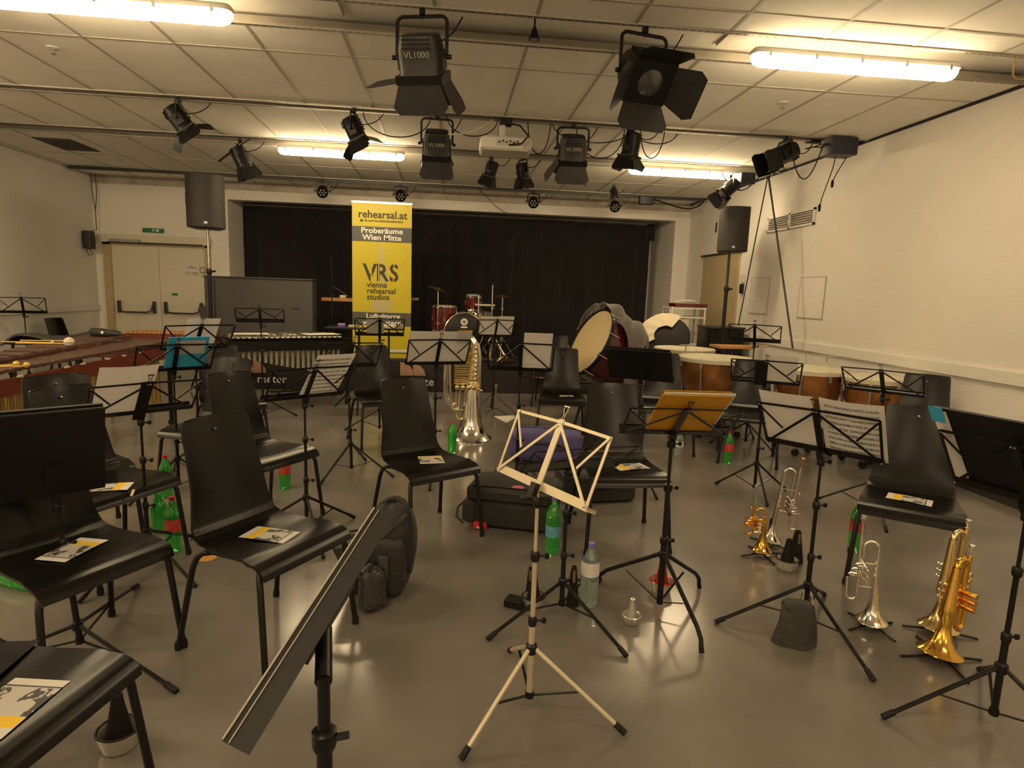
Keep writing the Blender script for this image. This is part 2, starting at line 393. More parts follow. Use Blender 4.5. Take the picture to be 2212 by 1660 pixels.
# doors
dr = thing('door_1', None, None, (0, 0, 0)); dr['kind'] = 'structure'
MB().b2(-5.72, -5.60, 10.96, 11.1, 0, 2.12).b2(-4.10, -4.02, 10.96, 11.1, 0, 2.12).b2(-5.72, -4.02, 10.96, 11.1, 2.08, 2.12).build('door_frame', 'beige', dr, False)
MB().b2(-5.74, -4.0, 10.93, 10.98, 2.12, 2.25).build('door_header', 'door', dr, False)
MB().b2(-5.60, -4.12, 10.90, 10.95, 2.105, 2.13).build('closer_rail', 'dgrey', dr, False)
MB().b2(-5.55, -5.1, 10.86, 10.92, 2.12, 2.17).build('door_closer', 'steel', dr, False)
for x0, x1 in ((-5.60, -4.862), (-4.857, -4.10)):
    lf = MB().b2(x0, x1, 11.0, 11.05, 0, 2.08).build('door_leaf', 'door', dr, False)
    pb = MB()
    for xx in (x0+.09, x1-.09): pb.box((xx, 10.955, 1.06), (.045, .05, .2), bev=.01)
    pb.tube([(x0+.09, 10.93, 1.13), (x0+.12, 10.90, 1.0), (x0+.2, 10.885, .975), (x1-.2, 10.885, .975), (x1-.12, 10.90, 1.0), (x1-.09, 10.93, 1.13)], .014, 8)
    pb.build('panic_bar', 'dgrey', lf)
n2 = MB().b2(-4.47, -4.21, 10.988, 10.999, 1.62, 1.80).build('door_notice', 'card', None, False); tag(n2, 'white notice with small logos taped high on right door leaf', 'notice')
text('Türen\nbitte schliessen', 'btext', .026, (-4.34, 10.986, 1.76), n2)
MB().b2(-4.45, -4.36, 10.984, 10.987, 1.635, 1.675).b2(-4.33, -4.23, 10.984, 10.987, 1.635, 1.675).build('logo', 'plaster', n2, False)
ns = MB().lathe([(.055, 0), (.055, .004)], 24, (-4.155, 10.99, 1.71), rot(PI/2, 'X')).build('prohibition_sticker', 'card'); tag(ns, 'round prohibition sticker beside the door notice', 'sign')
q = MB(); q.tube([(-4.155+.045*math.cos(a*PI/12), 10.984, 1.71+.045*math.sin(a*PI/12)) for a in range(24)], .005, 6, closed=True); q.bar((-4.187, 10.984, 1.742), (-4.123, 10.984, 1.678), .008, .003); q.build('ring_mark', 'btext', ns)
gs = MB().b2(-4.67, -4.58, 10.994, 10.999, 1.27, 1.31).build('green_sticker', 'green', None, False); tag(gs, 'small green sticker on right door leaf above panic bar', 'sticker')
ex = MB().b2(-5.08, -4.75, 10.97, 10.998, 2.30, 2.37).build('exit_sign', 'green', None, False); tag(ex, 'green emergency exit sign above the double door', 'sign')
MB().poly([(-4.93, 10.967, 2.31), (-4.915, 10.967, 2.34), (-4.93, 10.967, 2.35), (-4.90, 10.967, 2.36), (-4.895, 10.967, 2.33)], (0, .002, 0)).b2(-4.87, -4.82, 10.967, 10.969, 2.315, 2.355).build('pictogram', 'ltext', ex, False)
d2 = struct('door_2', MB().b2(XR-.035, XR-.001, 8.9, 10.2, 0, 2.22), 'beige')
MB().b2(XR-.05, XR-.03, 8.85, 10.3, 2.22, 2.25).build('door_head', 'dgrey', d2, False)
# right wall: vent, hatches, switches
vt = thing('wall_vent', 'long white slatted ventilation grille high on right wall', 'vent', (XR, 7.64, 2.54))
MB().b2(-.02, 0, -.55, .55, .075, .1).b2(-.02, 0, -.55, .55, -.1, -.075).b2(-.02, 0, -.55, -.52, -.1, .1).b2(-.02, 0, .52, .55, -.1, .1).b2(-.02, 0, -.015, .015, -.1, .1).build('frame', 'wall', vt, False)
MB().b2(-.003, -.001, -.52, .52, -.075, .075).build('backing', 'vent', vt, False)
for k in range(5): MB().box((-.01, 0, -.055+.0275*k), (.018, 1.04, .008), rot(.5, 'Y')).build('slat', 'wall', vt, False)
for nm, y0, y1, z0, z1, lb in (('a', 6.75, 7.25, 1.33, 1.81, 'flush white access hatch in right wall under the vent end'), ('b', 8.0, 8.5, 1.34, 1.83, 'flush white access hatch behind the hoist ropes on right wall')):
    h = thing('access_hatch', lb, 'hatch', (XR, y0, z0))
    MB().b2(-.008, 0, 0, y1-y0, 0, z1-z0).build('panel', 'wall', h, False)
    MB().b2(-.010, -.001, -.012, y1-y0+.012, -.014, 0).b2(-.010, -.001, -.012, y1-y0+.012, z1-z0, z1-z0+.008).b2(-.010, -.001, -.008, 0, 0, z1-z0).b2(-.010, -.001, y1-y0, y1-y0+.008, 0, z1-z0).build('frame', 'grid', h, False)
sw = thing('wall_switch', 'white switch with black intercom below on rear right wall', 'switch', (XR-.02, 8.75, 1.70))
MB().box((0, 0, .13), (.03, .09, .12), bev=.01).build('switch_plate', 'white', sw); MB().box((-.01, 0, -.02), (.04, .07, .14), bev=.01).build('intercom', 'black', sw)
cv = thing('ceiling_vent', 'dark square ceiling grille near left wall', 'vent', (-4.9, 8.73, ZC))
MB().b2(-.22, .22, -.33, .33, -.012, -.002).build('grille', 'vent', cv, False)
for sx_, sy_, lb in ((-2.97, 5.2, 'white sprinkler head on left ceiling'), (2.83, 5.27, 'white sprinkler head on right ceiling near wall')):
    sp_ = thing('sprinkler', lb, 'sprinkler', (sx_, sy_, ZC))
    MB().lathe([(.045, 0), (.045, -.006), (.015, -.012)], 20).build('rosette', 'white', sp_); MB().lathe([(.008, -.01), (.008, -.04), (.018, -.045), (.018, -.048), (0, -.05)], 12).build('nozzle', 'chrome', sp_)
ws = thing('wall_speaker', 'small black speaker high in left back corner', 'speaker', (XL, 10.66, 2.12))
MB().box((.09, 0, 0), (.13, .15, .28), bev=.02).build('cabinet', 'spk', ws); MB().box((.02, 0, 0), (.04, .05, .1)).build('bracket', 'black', ws); MB().tube([(.09, 0, -.14), (.13, .0, -.22), (.07, .0, -.25), (.05, 0, -.15)], .006).build('cable', 'blackm', ws)
for dx, lb in ((.05, 'left of two thin cables in the left back corner'), (.12, 'right of two thin cables in the left back corner')):
    c = MB().tube([(XL+dx, 10.9, 3.19), (XL+dx+.01, 10.9, 2.9), (XL+.1, 10.88, 2.6), (XL+.11, 10.86, 2.3), (XL+.05, 10.75, 2.25)], .007).build('hanging_cable', 'dgrey'); tag(c, lb, 'cable')

# stage, skirt, curtain
stg = MB().b2(-3.5, 3.0, 9.1, 11.7, .38, .45).b2(-3.45, 2.95, 9.2, 9.26, 0, .38).b2(-3.45, -3.39, 9.2, 11.6, 0, .38).b2(2.9, 2.96, 9.2, 11.6, 0, .38)
o = stg.build('stage_platform', 'dgrey', None, False); tag(o, 'low dark stage platform carrying the piano, banner and drum kit', 'stage')
sk = thing('stage_skirt', 'black cloth skirt with brown bean print along stage front', 'stage skirt', (0, 9.08, 0))
def skf(u, v):
    X = -3.5+6.5*u; return (X, -.0+.018*math.sin(X*5)*(1-v)+.01*math.sin(X*13), .01+.45*v)
MB().grid(skf, 160, 4, .004).build('cloth', 'skirt', sk)
def sector(cx, cz, r, a0, a1, cut=0):
    pts = [(cx, -.04, cz)]+[(cx+r*math.cos(a0+(a1-a0)*i/10), -.04, cz+r*math.sin(a0+(a1-a0)*i/10)) for i in range(11)]
    return MB().poly(pts, (0, .003, 0))
for cx in (-2.97, -.69, 1.30):
    for k, (dx, r, a1) in enumerate(((0, .2, PI/2), (.19, .18, PI/2))):
        sector(cx+dx, .24, r, 0.02, a1).build('print_shape', 'coffee', sk, False)
text('meter', 'ltext', .17, (-2.52, -.045, .10), sk, align='CENTER'); text('te', 'ltext', .17, (-.26, -.045, .10), sk, align='CENTER')
cu = thing('stage_curtain', 'black pleated stage curtain behind the drum kit', 'curtain', (0, 11.75, 0))
def cuf(u, v):
    X = -3.70+7.55*u; a = .045*math.sin(X*21)+.03*math.sin(X*8.3+1)+.012*math.sin(X*47)
    return (X+.01*math.sin(v*4+X*3), a*(1-.5*v), .455+2.42*v)
MB().grid(cuf, 420, 6, .003).build('cloth', 'curtain', cu)
MB().tube([(-3.7, 0, 2.92), (3.95, 0, 2.92)], .015).build('curtain_rail', 'steel', cu)
MB().b2(3.80, 3.93, -.05, .05, 2.6, 2.9).build('gathered_end', 'curtain', cu)

# fluorescent fixtures
def fixture(x0, x1, y, label, z=3.08, tube='lamp'):
    t = thing('ceiling_light', label, 'ceiling light', ((x0+x1)/2, y, z)); L = x1-x0
    MB().box((0, .0, .055), (L, .118, .05), bev=.04).build('housing', 'white', t)
    df = MB(); prof = []
    for i in range(9):
        a = PI*i/8; prof.append((.062*math.cos(a), -.062*math.sin(a)))
    vs = []; 
    xs = [-L/2+.01, -L/2+.03, -L/2+.07, L/2-.07, L/2-.03, L/2-.01]; sc = [.45, .8, 1, 1, .8, .45]
    for X, s_ in zip(xs, sc):
        for a, b in prof: vs.append((X, a*s_, .03+b*s_))
    fs = []
    for i in range(5):
        for k in range(8): fs.append((i*9+k, i*9+k+1, (i+1)*9+k+1, (i+1)*9+k))
    fs += [tuple(range(9)), tuple(45+k for k in range(9))[::-1]]
    df.add(vs, fs); df.build('diffuser', tube, t)
    for k in range(5):
        X = -L/2+.1+(L-.2)*k/4; MB().box((X, -.062, .035), (.02, .012, .035)).build('clip', 'steel', t, False)
    return t
fixture(1.97, 3.46, 4.14, 'long lit fluorescent fixture at upper right of ceiling')
fixture(-2.84, -1.33, 4.14, 'long lit fluorescent fixture cut by the upper left of frame')
fixture(-2.06, -.56, 7.86, 'lit fluorescent fixture partly hidden by a spotlight, left of projector', tube='lamp_boost')
fixture(2.24, 3.70, 7.86, 'lit fluorescent fixture at the far right near the blue boxes', tube='lamp_boost')
for X, lb in ((-5.3, 'added left'), (-1.9, 'middle'), (1.6, 'right')):  # left column is an unseen extra, added for more light
    fixture(X, X+1.5, .4, lb+' fluorescent fixture of the row above the viewer')
    fixture(X, X+1.5, -3.58, lb+' fluorescent fixture of the row at the room end behind the viewer')
fixture(-5.45, -3.95, 4.25, 'added fill fixture by the left wall, outside the frame', tube='lamp_boost')  # unseen fixture, added to brighten the left wall
fixture(-5.45, -3.95, 2.4, 'added fill fixture by the left wall beside the viewer', tube='lamp_boost')  # another unseen extra, added to even out the dark left side
struct('trim_%d' % n, MB().b2(1.65, 2.2, 7.82, 7.88, 3.13, 3.16), 'white'); n += 1
# ================================================================ CHAIRS
PROF = [(-.329, .933, .150), (-.326, .925, .160), (-.318, .90, .166), (-.285, .78, .172), (-.25, .65, .182), (-.222, .55, .195), (-.205, .50, .204), (-.182, .468, .210), (-.145, .450, .214),
        (-.08, .443, .220), (.0, .442, .228), (.08, .446, .234), (.15, .449, .239), (.19, .445, .241), (.217, .436, .241), (.234, .42, .240), (.243, .40, .236)]
def shell_fn(u, v):
    i = u*(len(PROF)-1); k = min(int(i), len(PROF)-2); f = i-k
    y, z, hw = (PROF[k][j]*(1-f)+PROF[k+1][j]*f for j in range(3)); s = 2*v-1
    back = max(0, min(1, (.47-y*0-.0-(.933-z)*.0-.47+z-.46)/.2)) if z > .46 else 0
    return (s*hw, y+back*.028*s*s, z+(1-back)*.008*s*s*(1 if y < .15 else .2))
def make_chair():
    t = thing('stacking_chair', 'x', 'chair')
    sh = MB().grid(shell_fn, 64, 14, .011).build('seat_shell', 'lam', t)
    MB().lathe([(.009, 0), (.008, .004), (0, .006)], 12, (0, -.294, .875), rot(-PI/2-.3, 'X')).build('screw', 'chrome', sh)
    MB().bar((-.2, -.12, .425), (.2, -.12, .425), .022, .012).bar((-.2, .12, .425), (.2, .12, .425), .022, .012).build('seat_frame', 'black', t)
    for s in (-1, 1):
        MB().tube([(s*.17, .02, .428), (s*.175, .14, .426), (s*.20, .185, .422), (s*.222, .205, .405), (s*.232, .218, .375), (s*.253, .259, .008)], .0125, 10).build('leg', 'black', t)
        MB().tube([(s*.17, .02, .424), (s*.178, -.10, .424), (s*.20, -.14, .418), (s*.215, -.155, .40), (s*.225, -.168, .36), (s*.257, -.235, .008)], .0125, 10).build('leg', 'black', t)
    for s in (-1, 1):
        for x, y in ((.253, .259), (.257, -.235)):
            MB().lathe([(.015, 0), (.016, .02), (.013, .035)], 12, (s*x, y, 0)).build('foot_cap', 'rubber', t)
    return t
chair0 = make_chair(); cused = [0]
CH_GROUP = 'black stacking chairs'
def chair(x, y, deg, label):
    if not cused[0]: cused[0] = 1; o = chair0; o.location = (x, y, 0); o.rotation_euler = (0, 0, math.radians(deg)); tag(o, label, 'chair', CH_GROUP); return o
    return dup(chair0, (x, y, 0), math.radians(deg), label, CH_GROUP)
chair(-.12, 3.68, 213, 'black shell chair with small flyer between backpack and tuba, left of the champagne stand')
chair(-.746, 2.542, 238, 'large black shell chair in left foreground with flyer, behind the tilted stand')
chair(-1.421, 2.386, 238, 'black shell chair with flyer behind the solid black music desk on the left')
chair(-1.14, 1.50, 256, 'black shell chair cut by the bottom left corner of frame, cloth and flyer on it')
chair(-1.16, 3.91, 237, 'black shell chair behind the large left foreground chair, red capped bottle beside it')
chair(-1.76, 3.27, 244, 'black shell chair at left with folded flyer, behind the stand holding white paper')
chair(-1.93, 5.60, 215, 'black shell chair in front of the vibraphone, left, under the blue folder edge')
chair(-2.10, 3.60, 222, 'black shell chair at left below the marimba, half hidden by the solid desk')
chair(-1.74, 4.62, 165, 'black shell chair in front of the gold marimba tubes')
chair(-.65, 5.98, 203, 'black shell chair in front of the yellow banner')
chair(1.19, 6.16, 171, 'black shell chair with flyer left of the concert bass drum')
chair(1.079, 3.569, 180, 'black shell chair with flyer behind the yellow folder stand, right of centre')
chair(2.526, 2.949, 142, 'black shell chair with flyer at right, above the brass instruments')
chair(1.45, 8.2, 165, 'black shell chair furthest back, left behind the concert bass drum')
chair(3.88, 4.52, 140, 'black shell chair nearest the right wall by the small timpani')
chair(2.86, 5.40, 155, 'black shell chair in front of the copper timpani, behind the stand with one sheet')
chair(2.17, 5.78, 170, 'black shell chair behind the black orchestral desk, left of the large timpani')
chair(-5.30, 9.3, 262, 'black shell chair alone against the left wall beyond the marimba')
for k in range(3): dup(chair0, (-5.28, 7.35, .075*k), math.radians(262), ('bottom', 'middle', 'top')[k]+' chair of the stack at the left wall', 'chairs stacked at the left wall')
def flyer(x, y, deg, label, z=.461, w_=.21, d_=.125):
    o = MB().grid(lambda p, q: ((p-.5)*w_, (q-.5)*d_, .002*math.sin(p*3)), 6, 4, .0008).build('flyer', 'flyer'); o.location = (x, y, z); o.rotation_euler = (0, 0, math.radians(deg))
    tag(o, label, 'flyer', 'flyers on the chair seats'); return o
flyer(-.73, 2.53, -20, 'printed flyer with yellow band on the large left foreground chair')
flyer(-1.43, 2.40, 257, 'printed flyer with yellow band on the chair behind the solid left desk')
flyer(-.09, 3.70, -81, 'small printed flyer on the centre left chair', d_=.15, w_=.17)
flyer(1.14, 3.56, 14, 'printed flyer on the chair behind the yellow folder')
flyer(2.52, 2.95, -44, 'printed flyer on the right chair above the brass instruments')
flyer(-1.05, 1.47, 82, 'large looking printed flyer on the bottom left corner chair', w_=.21, d_=.148)
flyer(-1.70, 3.16, 192, 'printed flyer on the left chair under the white paper stand')
flyer(1.24, 6.16, 5, 'small folded flyer on the chair left of the bass drum', d_=.08, w_=.14)
flyer(-2.02, 3.52, 230, 'pale flyer on the half hidden left chair below the marimba', d_=.1, w_=.15)
cl = MB().grid(lambda u, v: ((u-.5)*.3, (v-.5)*.3, .012+.05*math.sin(PI*u)*math.sin(PI*v)*(1+.3*math.sin(u*14+v*9))), 16, 16).build('dark_scarf', 'blackm'); cl.location = (-1.30, 1.60, .455)
tag(cl, 'black cloth bundled on the bottom left corner chair', 'cloth')

# ================================================================ MUSIC STANDS
W = .245
def desk_T(x, y, z, yaw, tilt): return Matrix.Translation((x, y, z)) @ Matrix.Rotation(math.radians(yaw), 4, 'Z') @ Matrix.Rotation(math.radians(tilt), 4, 'X')
STAND = {}
def stand(key, x, y, z, yaw, tilt, label, tri, col='black', kind='wire', h=.245, foot=None, rad=.37, hub=.24, W=W, lean=(0, 0), arms=True, heavy=False, name='music_stand'):
    """tri: angle of the first leg; foot: position of the pole base when it leans"""
    t = thing(name, label, 'music stand', (x, y, 0), 0, 'music stands')
    T = Matrix.Translation((0, 0, z)) @ Matrix.Rotation(math.radians(yaw), 4, 'Z') @ Matrix.Rotation(math.radians(tilt), 4, 'X')
    STAND[key] = Matrix.Translation((x, y, 0)) @ T
    if kind == 'wire':
        a, tk = .011, .003
        MB(T).b2(-W, W, -.002, .001, 0, .030).b2(-W, W, -.001, .042, 0, .002).b2(-W, W, .040, .042, 0, .012).build('desk_shelf', col, t, False)
        MB(T).b2(-.014, .014, -.008, -.003, -.02, h+.01).build('centre_bar', col, t, False)
        fr = MB(T)
        fr.bar((0, -.004, h), (-W, -.004, h-.005), a, tk, (0, 1, 0)).bar((0, -.004, h), (W, -.004, h-.005), a, tk, (0, 1, 0))
        fr.bar((-W, -.007, h), (-W+.004, -.004, 0), a, tk, (0, 1, 0)).bar((W, -.007, h), (W-.004, -.004, 0), a, tk, (0, 1, 0))
        fr.build('desk_frame', col, t, False)
        st = MB(T)
        for s in (-1, 1):
            st.bar((0, -.010, h-.005), (s*(W-.008), -.007, .012), a, tk, (0, 1, 0))
        st.build('cross_strut', col, t, False)
        for s in (-1, 1):
            if not arms: break
            pr = MB(T)
            pr.bar((s*W, -.012, h-.005), (s*W*.62, -.012, h*.47), a*.8, tk, (0, 1, 0)); pr.build('page_arm', col, t, False)
        cp_ = MB(T)
        for s in (-1, 1):
            cp_.tube([(s*.006, -.004, h+.008), (s*.004, -.004, h+.03), (s*.010, -.004, h+.045), (s*.006, -.004, h+.058)], .0016, 6)
        cp_.b2(-.014, .014, -.006, -.002, h+.056, h+.060); cp_.build('page_clip', col, t)
        rv = MB(T)
        for X, Z in ((-W+.006, h-.006), (W-.006, h-.006), (-W+.006, .010), (W-.006, .010), (-.006, h-.004), (.006, h-.004), (-.01, .015), (.01, .015)):
            rv.lathe([(.004, 0), (.003, .002), (0, .0028)], 8, (X, -.012, Z), rot(PI/2, 'X'))
        rv.build('rivets', 'chrome' if col == 'champ' else 'steel', t)
    else:
        dk = MB(T); dk.b2(-W, W, -.002, 0, .0, h).b2(-W, W, -.002, .05, -.002, 0).b2(-W, W, .048, .05, -.002, .014); dk.build('desk_plate', col, t, False)
        MB(T).b2(-W, W, -.004, .004, h-.002, h+.004).build('desk_rim', 'dgrey', t, False)
        MB(T).b2(-.03, .03, -.02, -.002, .02, .14).build('desk_bracket', col, t, False)
    zt = z-.015
    fx, fy = (foot[0]-x, foot[1]-y) if foot else (0, 0)
    def P(h_): k = 1-h_/zt; return (fx*k, fy*k, h_)
    k = 1.25 if heavy else 1
    z1, z2 = zt*.72, zt*.42
    MB().tube([P(zt), P(z1-.02)], .0065*k, 10).build('upper_tube', col, t)
    MB().tube([P(z1), P(z2-.02)], .0090*k, 10).build('middle_tube', col, t)
    MB().tube([P(z2), P(.05)], .0118*k, 12).build('lower_tube', col, t)
    kd = 'black'
    for zz in (z1, z2, zt-.03):
        p = P(zz); c = MB().lathe([(.0135*k, -.018), (.016*k, -.012), (.016*k, .012), (.012*k, .018)], 14, p).build('collar', kd, t)
        MB().cyl((p[0]+.012, p[1], zz), (p[0]+.035, p[1], zz), .0045, 8).box((p[0]+.042, p[1], zz), (.016, .012, .02), bev=.004).build('thumb_screw', kd, c)
    MB(T).b2(-.014, .014, -.03, -.004, -.025, .02).build('tilt_joint', kd, t, False)
    p = P(hub); MB().lathe([(.018, -.018), (.021, -.01), (.021, .014), (.014, .022)], 14, p).build('tripod_hub', kd, t)
    pb = P(.055); MB().lathe([(.016, -.012), (.016, .012)], 12, pb).build('slider', kd, t)
    for i in range(3):
        a = math.radians(tri+120*i) if not isinstance(tri, tuple) else math.radians(tri[i]); c, s_ = math.cos(a), math.sin(a)
        A = (p[0]+.016*c, p[1]+.016*s_, hub); B = (pb[0]+rad*c, pb[1]+rad*s_, .010)
        if heavy: mid = [A, (p[0]+rad*.86*c, p[1]+rad*.86*s_, hub*.36), (pb[0]+rad*.97*c, pb[1]+rad*.97*s_, hub*.22), B]
        else: mid = [A, B]
        lg = MB().tube(mid, .0082*k, 8).build('leg', col, t)
        MB().tube([tuple(Vector(B).lerp(Vector(mid[-2]), .10 if not heavy else .4)), (B[0]+.003*c, B[1]+.003*s_, .008)], .0115, 10).build('foot_cap', 'rubber', lg)
        Mx = Vector(A).lerp(Vector(B), .52)
        MB().bar((pb[0]+.012*c, pb[1]+.012*s_, .055), Mx, .010, .004).build('leg_brace', kd, t, False)
    return t
def sheet(key, u0, u1, v0, v1, label, m='paper', n0=.006, th=.0008, curl=.0, skew=0, cat='sheet music', name='sheet_music', group=None, top=0, thick=0):
    T = STAND[key]
    def fn(p, q):
        u = u0+(u1-u0)*p; v = v0+(v1-v0)*q; s = 2*p-1
        return (u+skew*q, n0+curl*(s*s)-top*max(0, q-.8)*5, v)
    mb = MB().grid(fn, 12, 10, th)
    o = mb.build(name, m); o.matrix_world = T; tag(o, label, cat, group); return o
stand('S1', -5.50, 8.6, 1.03, 25, 32, 'empty black wire music stand at the far left wall', 20)
stand('S2', -1.91, 4.84, 1.00, 41, 38, 'black wire music stand directly behind the blue folder', 60)
stand('S3', -1.92, 4.48, .88, 37, 36, 'black wire music stand holding the blue folder', 0)
stand('S4', -1.55, 3.22, .83, 41, 42, 'black wire music stand with tall white paper left of the large foreground chair', (-36, -110, 80), hub=.2, rad=.4)
stand('S5', -1.515, 2.46, .66, 38, 16, 'music stand carrying the solid black folder at the left edge', (-30, 95, 210), kind='plate', h=.36, W=.165, rad=.56, hub=.12, foot=(-1.45, 2.44))
stand('S6', -2.05, 6.98, 1.09, 13, 49, 'empty black wire music stand in front of the grey piano', 30)
stand('S7', -.83, 3.63, .85, 39, 36, 'black wire music stand with one tilted white score sheet, left of centre', (-64, 50, 175))
stand('S8', -.80, 5.00, .86, 30, 30, 'black wire music stand behind the score sheet stand, tripod in the yellow reflection', (-120, -20, 80), foot=(-.76, 4.92))
stand('S9', -.09, 4.84, .92, 16, 31, 'black wire music stand with two white pages in front of the tuba', (-94, 30, 150))
stand('S10', .58, 7.54, .96, 10, 28, 'black wire music stand with pale pages in front of the drum kit', (-37, 90, 210))
stand('S11', .55, 4.55, .92, -6, 26, 'black wire music stand with one white page on its right half', (70, -40, 190), arms=False)
stand('S12', .32, 2.01, .83, -61, -23, 'champagne coloured folding music stand in the centre foreground', (-136, -27, 96), col='champ', W=.25, h=.248, hub=.235, rad=.35, arms=True)
stand('S13', 1.52, 4.62, .86, -30, 36, 'music stand with solid black orchestral desk behind the yellow folder', 40, kind='plate', h=.30, W=.25)
stand('S14', 1.04, 2.66, .88, -4, 50, 'heavy black music stand holding the yellow folder, bent tripod legs', (131, 36, -80), hub=.29, rad=.36, heavy=True)
stand('S15', 1.66, 2.47, .85, -52, 33, 'black wire music stand with two large white score pages at right', (173, -83, 45), hub=.21, rad=.41, foot=(1.68, 2.49))
stand('S16', 3.07, 3.95, .89, -49, 43, 'empty black wire music stand in front of the smallest timpani', 10)
stand('S17', 3.13, 5.95, 1.09, -32, 42, 'empty black wire music stand above the timpani near the right speaker', 50)
stand('S18', 2.43, 4.41, .88, -29, 39, 'black wire music stand with one page on its right half, by the timpani', (134, 13, -100), rad=.31)
stand('S19', 1.98, 1.80, .85, -76, 30, 'black wire music stand cut by the right edge of frame', (172, 52, -68), foot=(2.0, 1.82), hub=.23, rad=.39)
stand('S21', .56, 2.66, .71, 13, 52, 'low empty black wire music stand just behind the champagne stand', (-150, -60, 50), hub=.16, rad=.42)
stand('S8b', -.70, 6.4, 1.02, 7, 40, 'black wire music stand between banner and trap table', 50)
sheet('S2', -.10, .13, .0, .30, 'white page on the stand behind the blue folder')
sheet('S4', -.215, .03, .002, .36, 'tall white paper on the left stand with the black bracket', curl=.006)
sheet('S4', -.035, .02, -.03, .26, 'black strip bracket in the middle of the left paper stand', m='bfolder', n0=-.012, cat='bracket', name='stand_bracket', th=.004)
sheet('S3', -.06, .20, .0, .30, 'blue plastic folder on the left stand', m='folder', cat='folder', name='folder', th=.004, n0=.008)
sheet('S3', -.01, .18, .15, .27, 'pale label sheet seen through the blue folder', m='paper', cat='paper', name='folder_label', n0=.0045, th=.001)
sheet('S5', -.16, .16, .004, .372, 'open black folder on the left edge stand', m='bfolder', cat='folder', name='folder', n0=.010, th=.012)
sheet('S7', -.04, .20, .0, .33, 'white score page tilted on the left centre stand', m='score', skew=.03)
sheet('S8b', -.13, .04, .0, .24, 'grey back of a page above the trap table', m='paperd')
sheet('S9', -.24, .245, .0, .315, 'wide white double page in front of the tuba', curl=.004)
sheet('S9', .13, .25, .19, .325, 'yellow sheet corner behind the tuba stand pages', m='yfolder', n0=.012, name='coloured_sheet', cat='paper')
sheet('S10', -.21, .0, .0, .285, 'left pale page in front of the drum kit', m='paper')
sheet('S10', .0, .21, .0, .29, 'right pale page in front of the drum kit', m='paper', n0=.008)
sheet('S11', .01, .22, .0, .33, 'white page on the right half of the stand by the purple bag', skew=.01)
sheet('S13', -.24, .24, .004, .315, 'black folder on the orchestral desk', m='bfolder', cat='folder', name='folder', n0=.006, th=.01)
sheet('S14', -.13, .17, .02, .335, 'yellow cardboard folder front cover on the heavy stand', m='yfolder', cat='folder', name='folder', n0=.010, th=.003)
sheet('S14', -.12, .18, .02, .340, 'pile of pages inside the yellow folder', n0=.015, th=.008, m='paper')
sheet('S14', -.125, .165, .02, .345, 'yellow cardboard folder back cover on the heavy stand', m='yfolder', cat='folder', name='folder', n0=.026, th=.002)
sheet('S15', -.24, -.01, .0, .305, 'left large white page on the right stand', curl=.004)
sheet('S15', .01, .255, -.01, .30, 'right large score page with printed staves on the right stand', m='score', n0=.010, curl=.010)
sheet('S18', .0, .215, .0, .295, 'white page on the stand by the timpani', curl=.003)
sheet('S18', -.075, .0, -.01, .25, 'black plate behind the page on the timpani stand', m='bfolder', cat='plate', name='desk_plate', n0=-.012, th=.004)
sheet('S19', -.20, .27, .002, .33, 'solid black folder on the right edge stand', m='bfolder', cat='folder', name='folder', n0=.012, th=.01, skew=-.06)
sheet('S19', -.250, -.195, .03, .32, 'white strip of paper with blue tab beside the right black folder', m='paper', cat='paper', name='paper_strip', n0=.008, skew=-.02)
sheet('S19', -.275, -.225, .27, .335, 'blue tab of the paper on the right edge stand', m='folder', cat='paper', name='paper_tab', n0=.006)
pf = MB().poly([(.57, 7.30, .002), (.70, 6.93, .002), (.83, 7.2, .002), (.84, 7.37, .002)], (0, 0, .001)).build('loose_page', 'card', None, False); tag(pf, 'white page lying on the floor behind the purple bag', 'paper')
# black stand with folded flat desk seen edge-on in the foreground
P1, P2 = Vector((-.330, .92, .764)), Vector((-.142, 1.35, .994))
def foreground_stand():
    t = thing('music_stand', 'black music stand tipped edge-on in the centre left foreground', 'music stand', (-.215, 1.05, 0), 0, 'music stands')
    O = Vector((-.215, 1.05, 0)); mid = (P1+P2)/2; d = (P2-P1).normalized()
    c = Vector((0, 0, 1.5)); view = (mid-c).normalized(); pl = (view-d*view.dot(d)).normalized(); nn = d.cross(pl)
    tw = math.radians(5); pl2 = pl*math.cos(tw)+nn*math.sin(tw)*-1; n2 = d.cross(pl2)
    R = Matrix((d, pl2, n2)).transposed()
    T = Matrix.Translation(mid-O) @ R.to_4x4(); L = (P2-P1).length/2
    return t, T, L
t, T, L = foreground_stand()
MB(T).b2(-L+.12, L-.03, 0, .16, -.0015, .0015).build('desk_plate', 'dgrey', t, False)
MB(T).b2(-L, L, -.002, .001, -.028, .022).build('desk_shelf', 'dgrey', t, False); MB(T).b2(-L, L, -.008, .0, .020, .023).b2(-L, L, -.006, .0, .009, .011).build('shelf_lip', 'grid', t, False)
MB(T).b2(-.06, .10, .02, .10, -.028, -.006).build('desk_bracket', 'black', t, False)
j = T @ Vector((0, .06, -.02)); tp = Vector((0, 0, .785))
MB().tube([j, (j.x*.4+tp.x*.6, j.y*.4+tp.y*.6, j.z-.03), tp], .016, 10).build('tilt_joint', 'black', t)
MB().tube([(tp.x, tp.y, .795), (tp.x, tp.y, .66)], .012, 12).build('upper_tube', 'black', t)
MB().tube([(tp.x, tp.y, .67), (tp.x, tp.y, .05)], .015, 12).build('lower_tube', 'black', t)
cc = MB().lathe([(.02, -.02), (.023, -.01), (.023, .015), (.016, .02)], 14, (tp.x, tp.y, .67)).build('collar', 'black', t)
MB().cyl((tp.x+.015, tp.y, .67), (tp.x+.045, tp.y, .675), .007, 8).build('thumb_screw', 'black', cc)
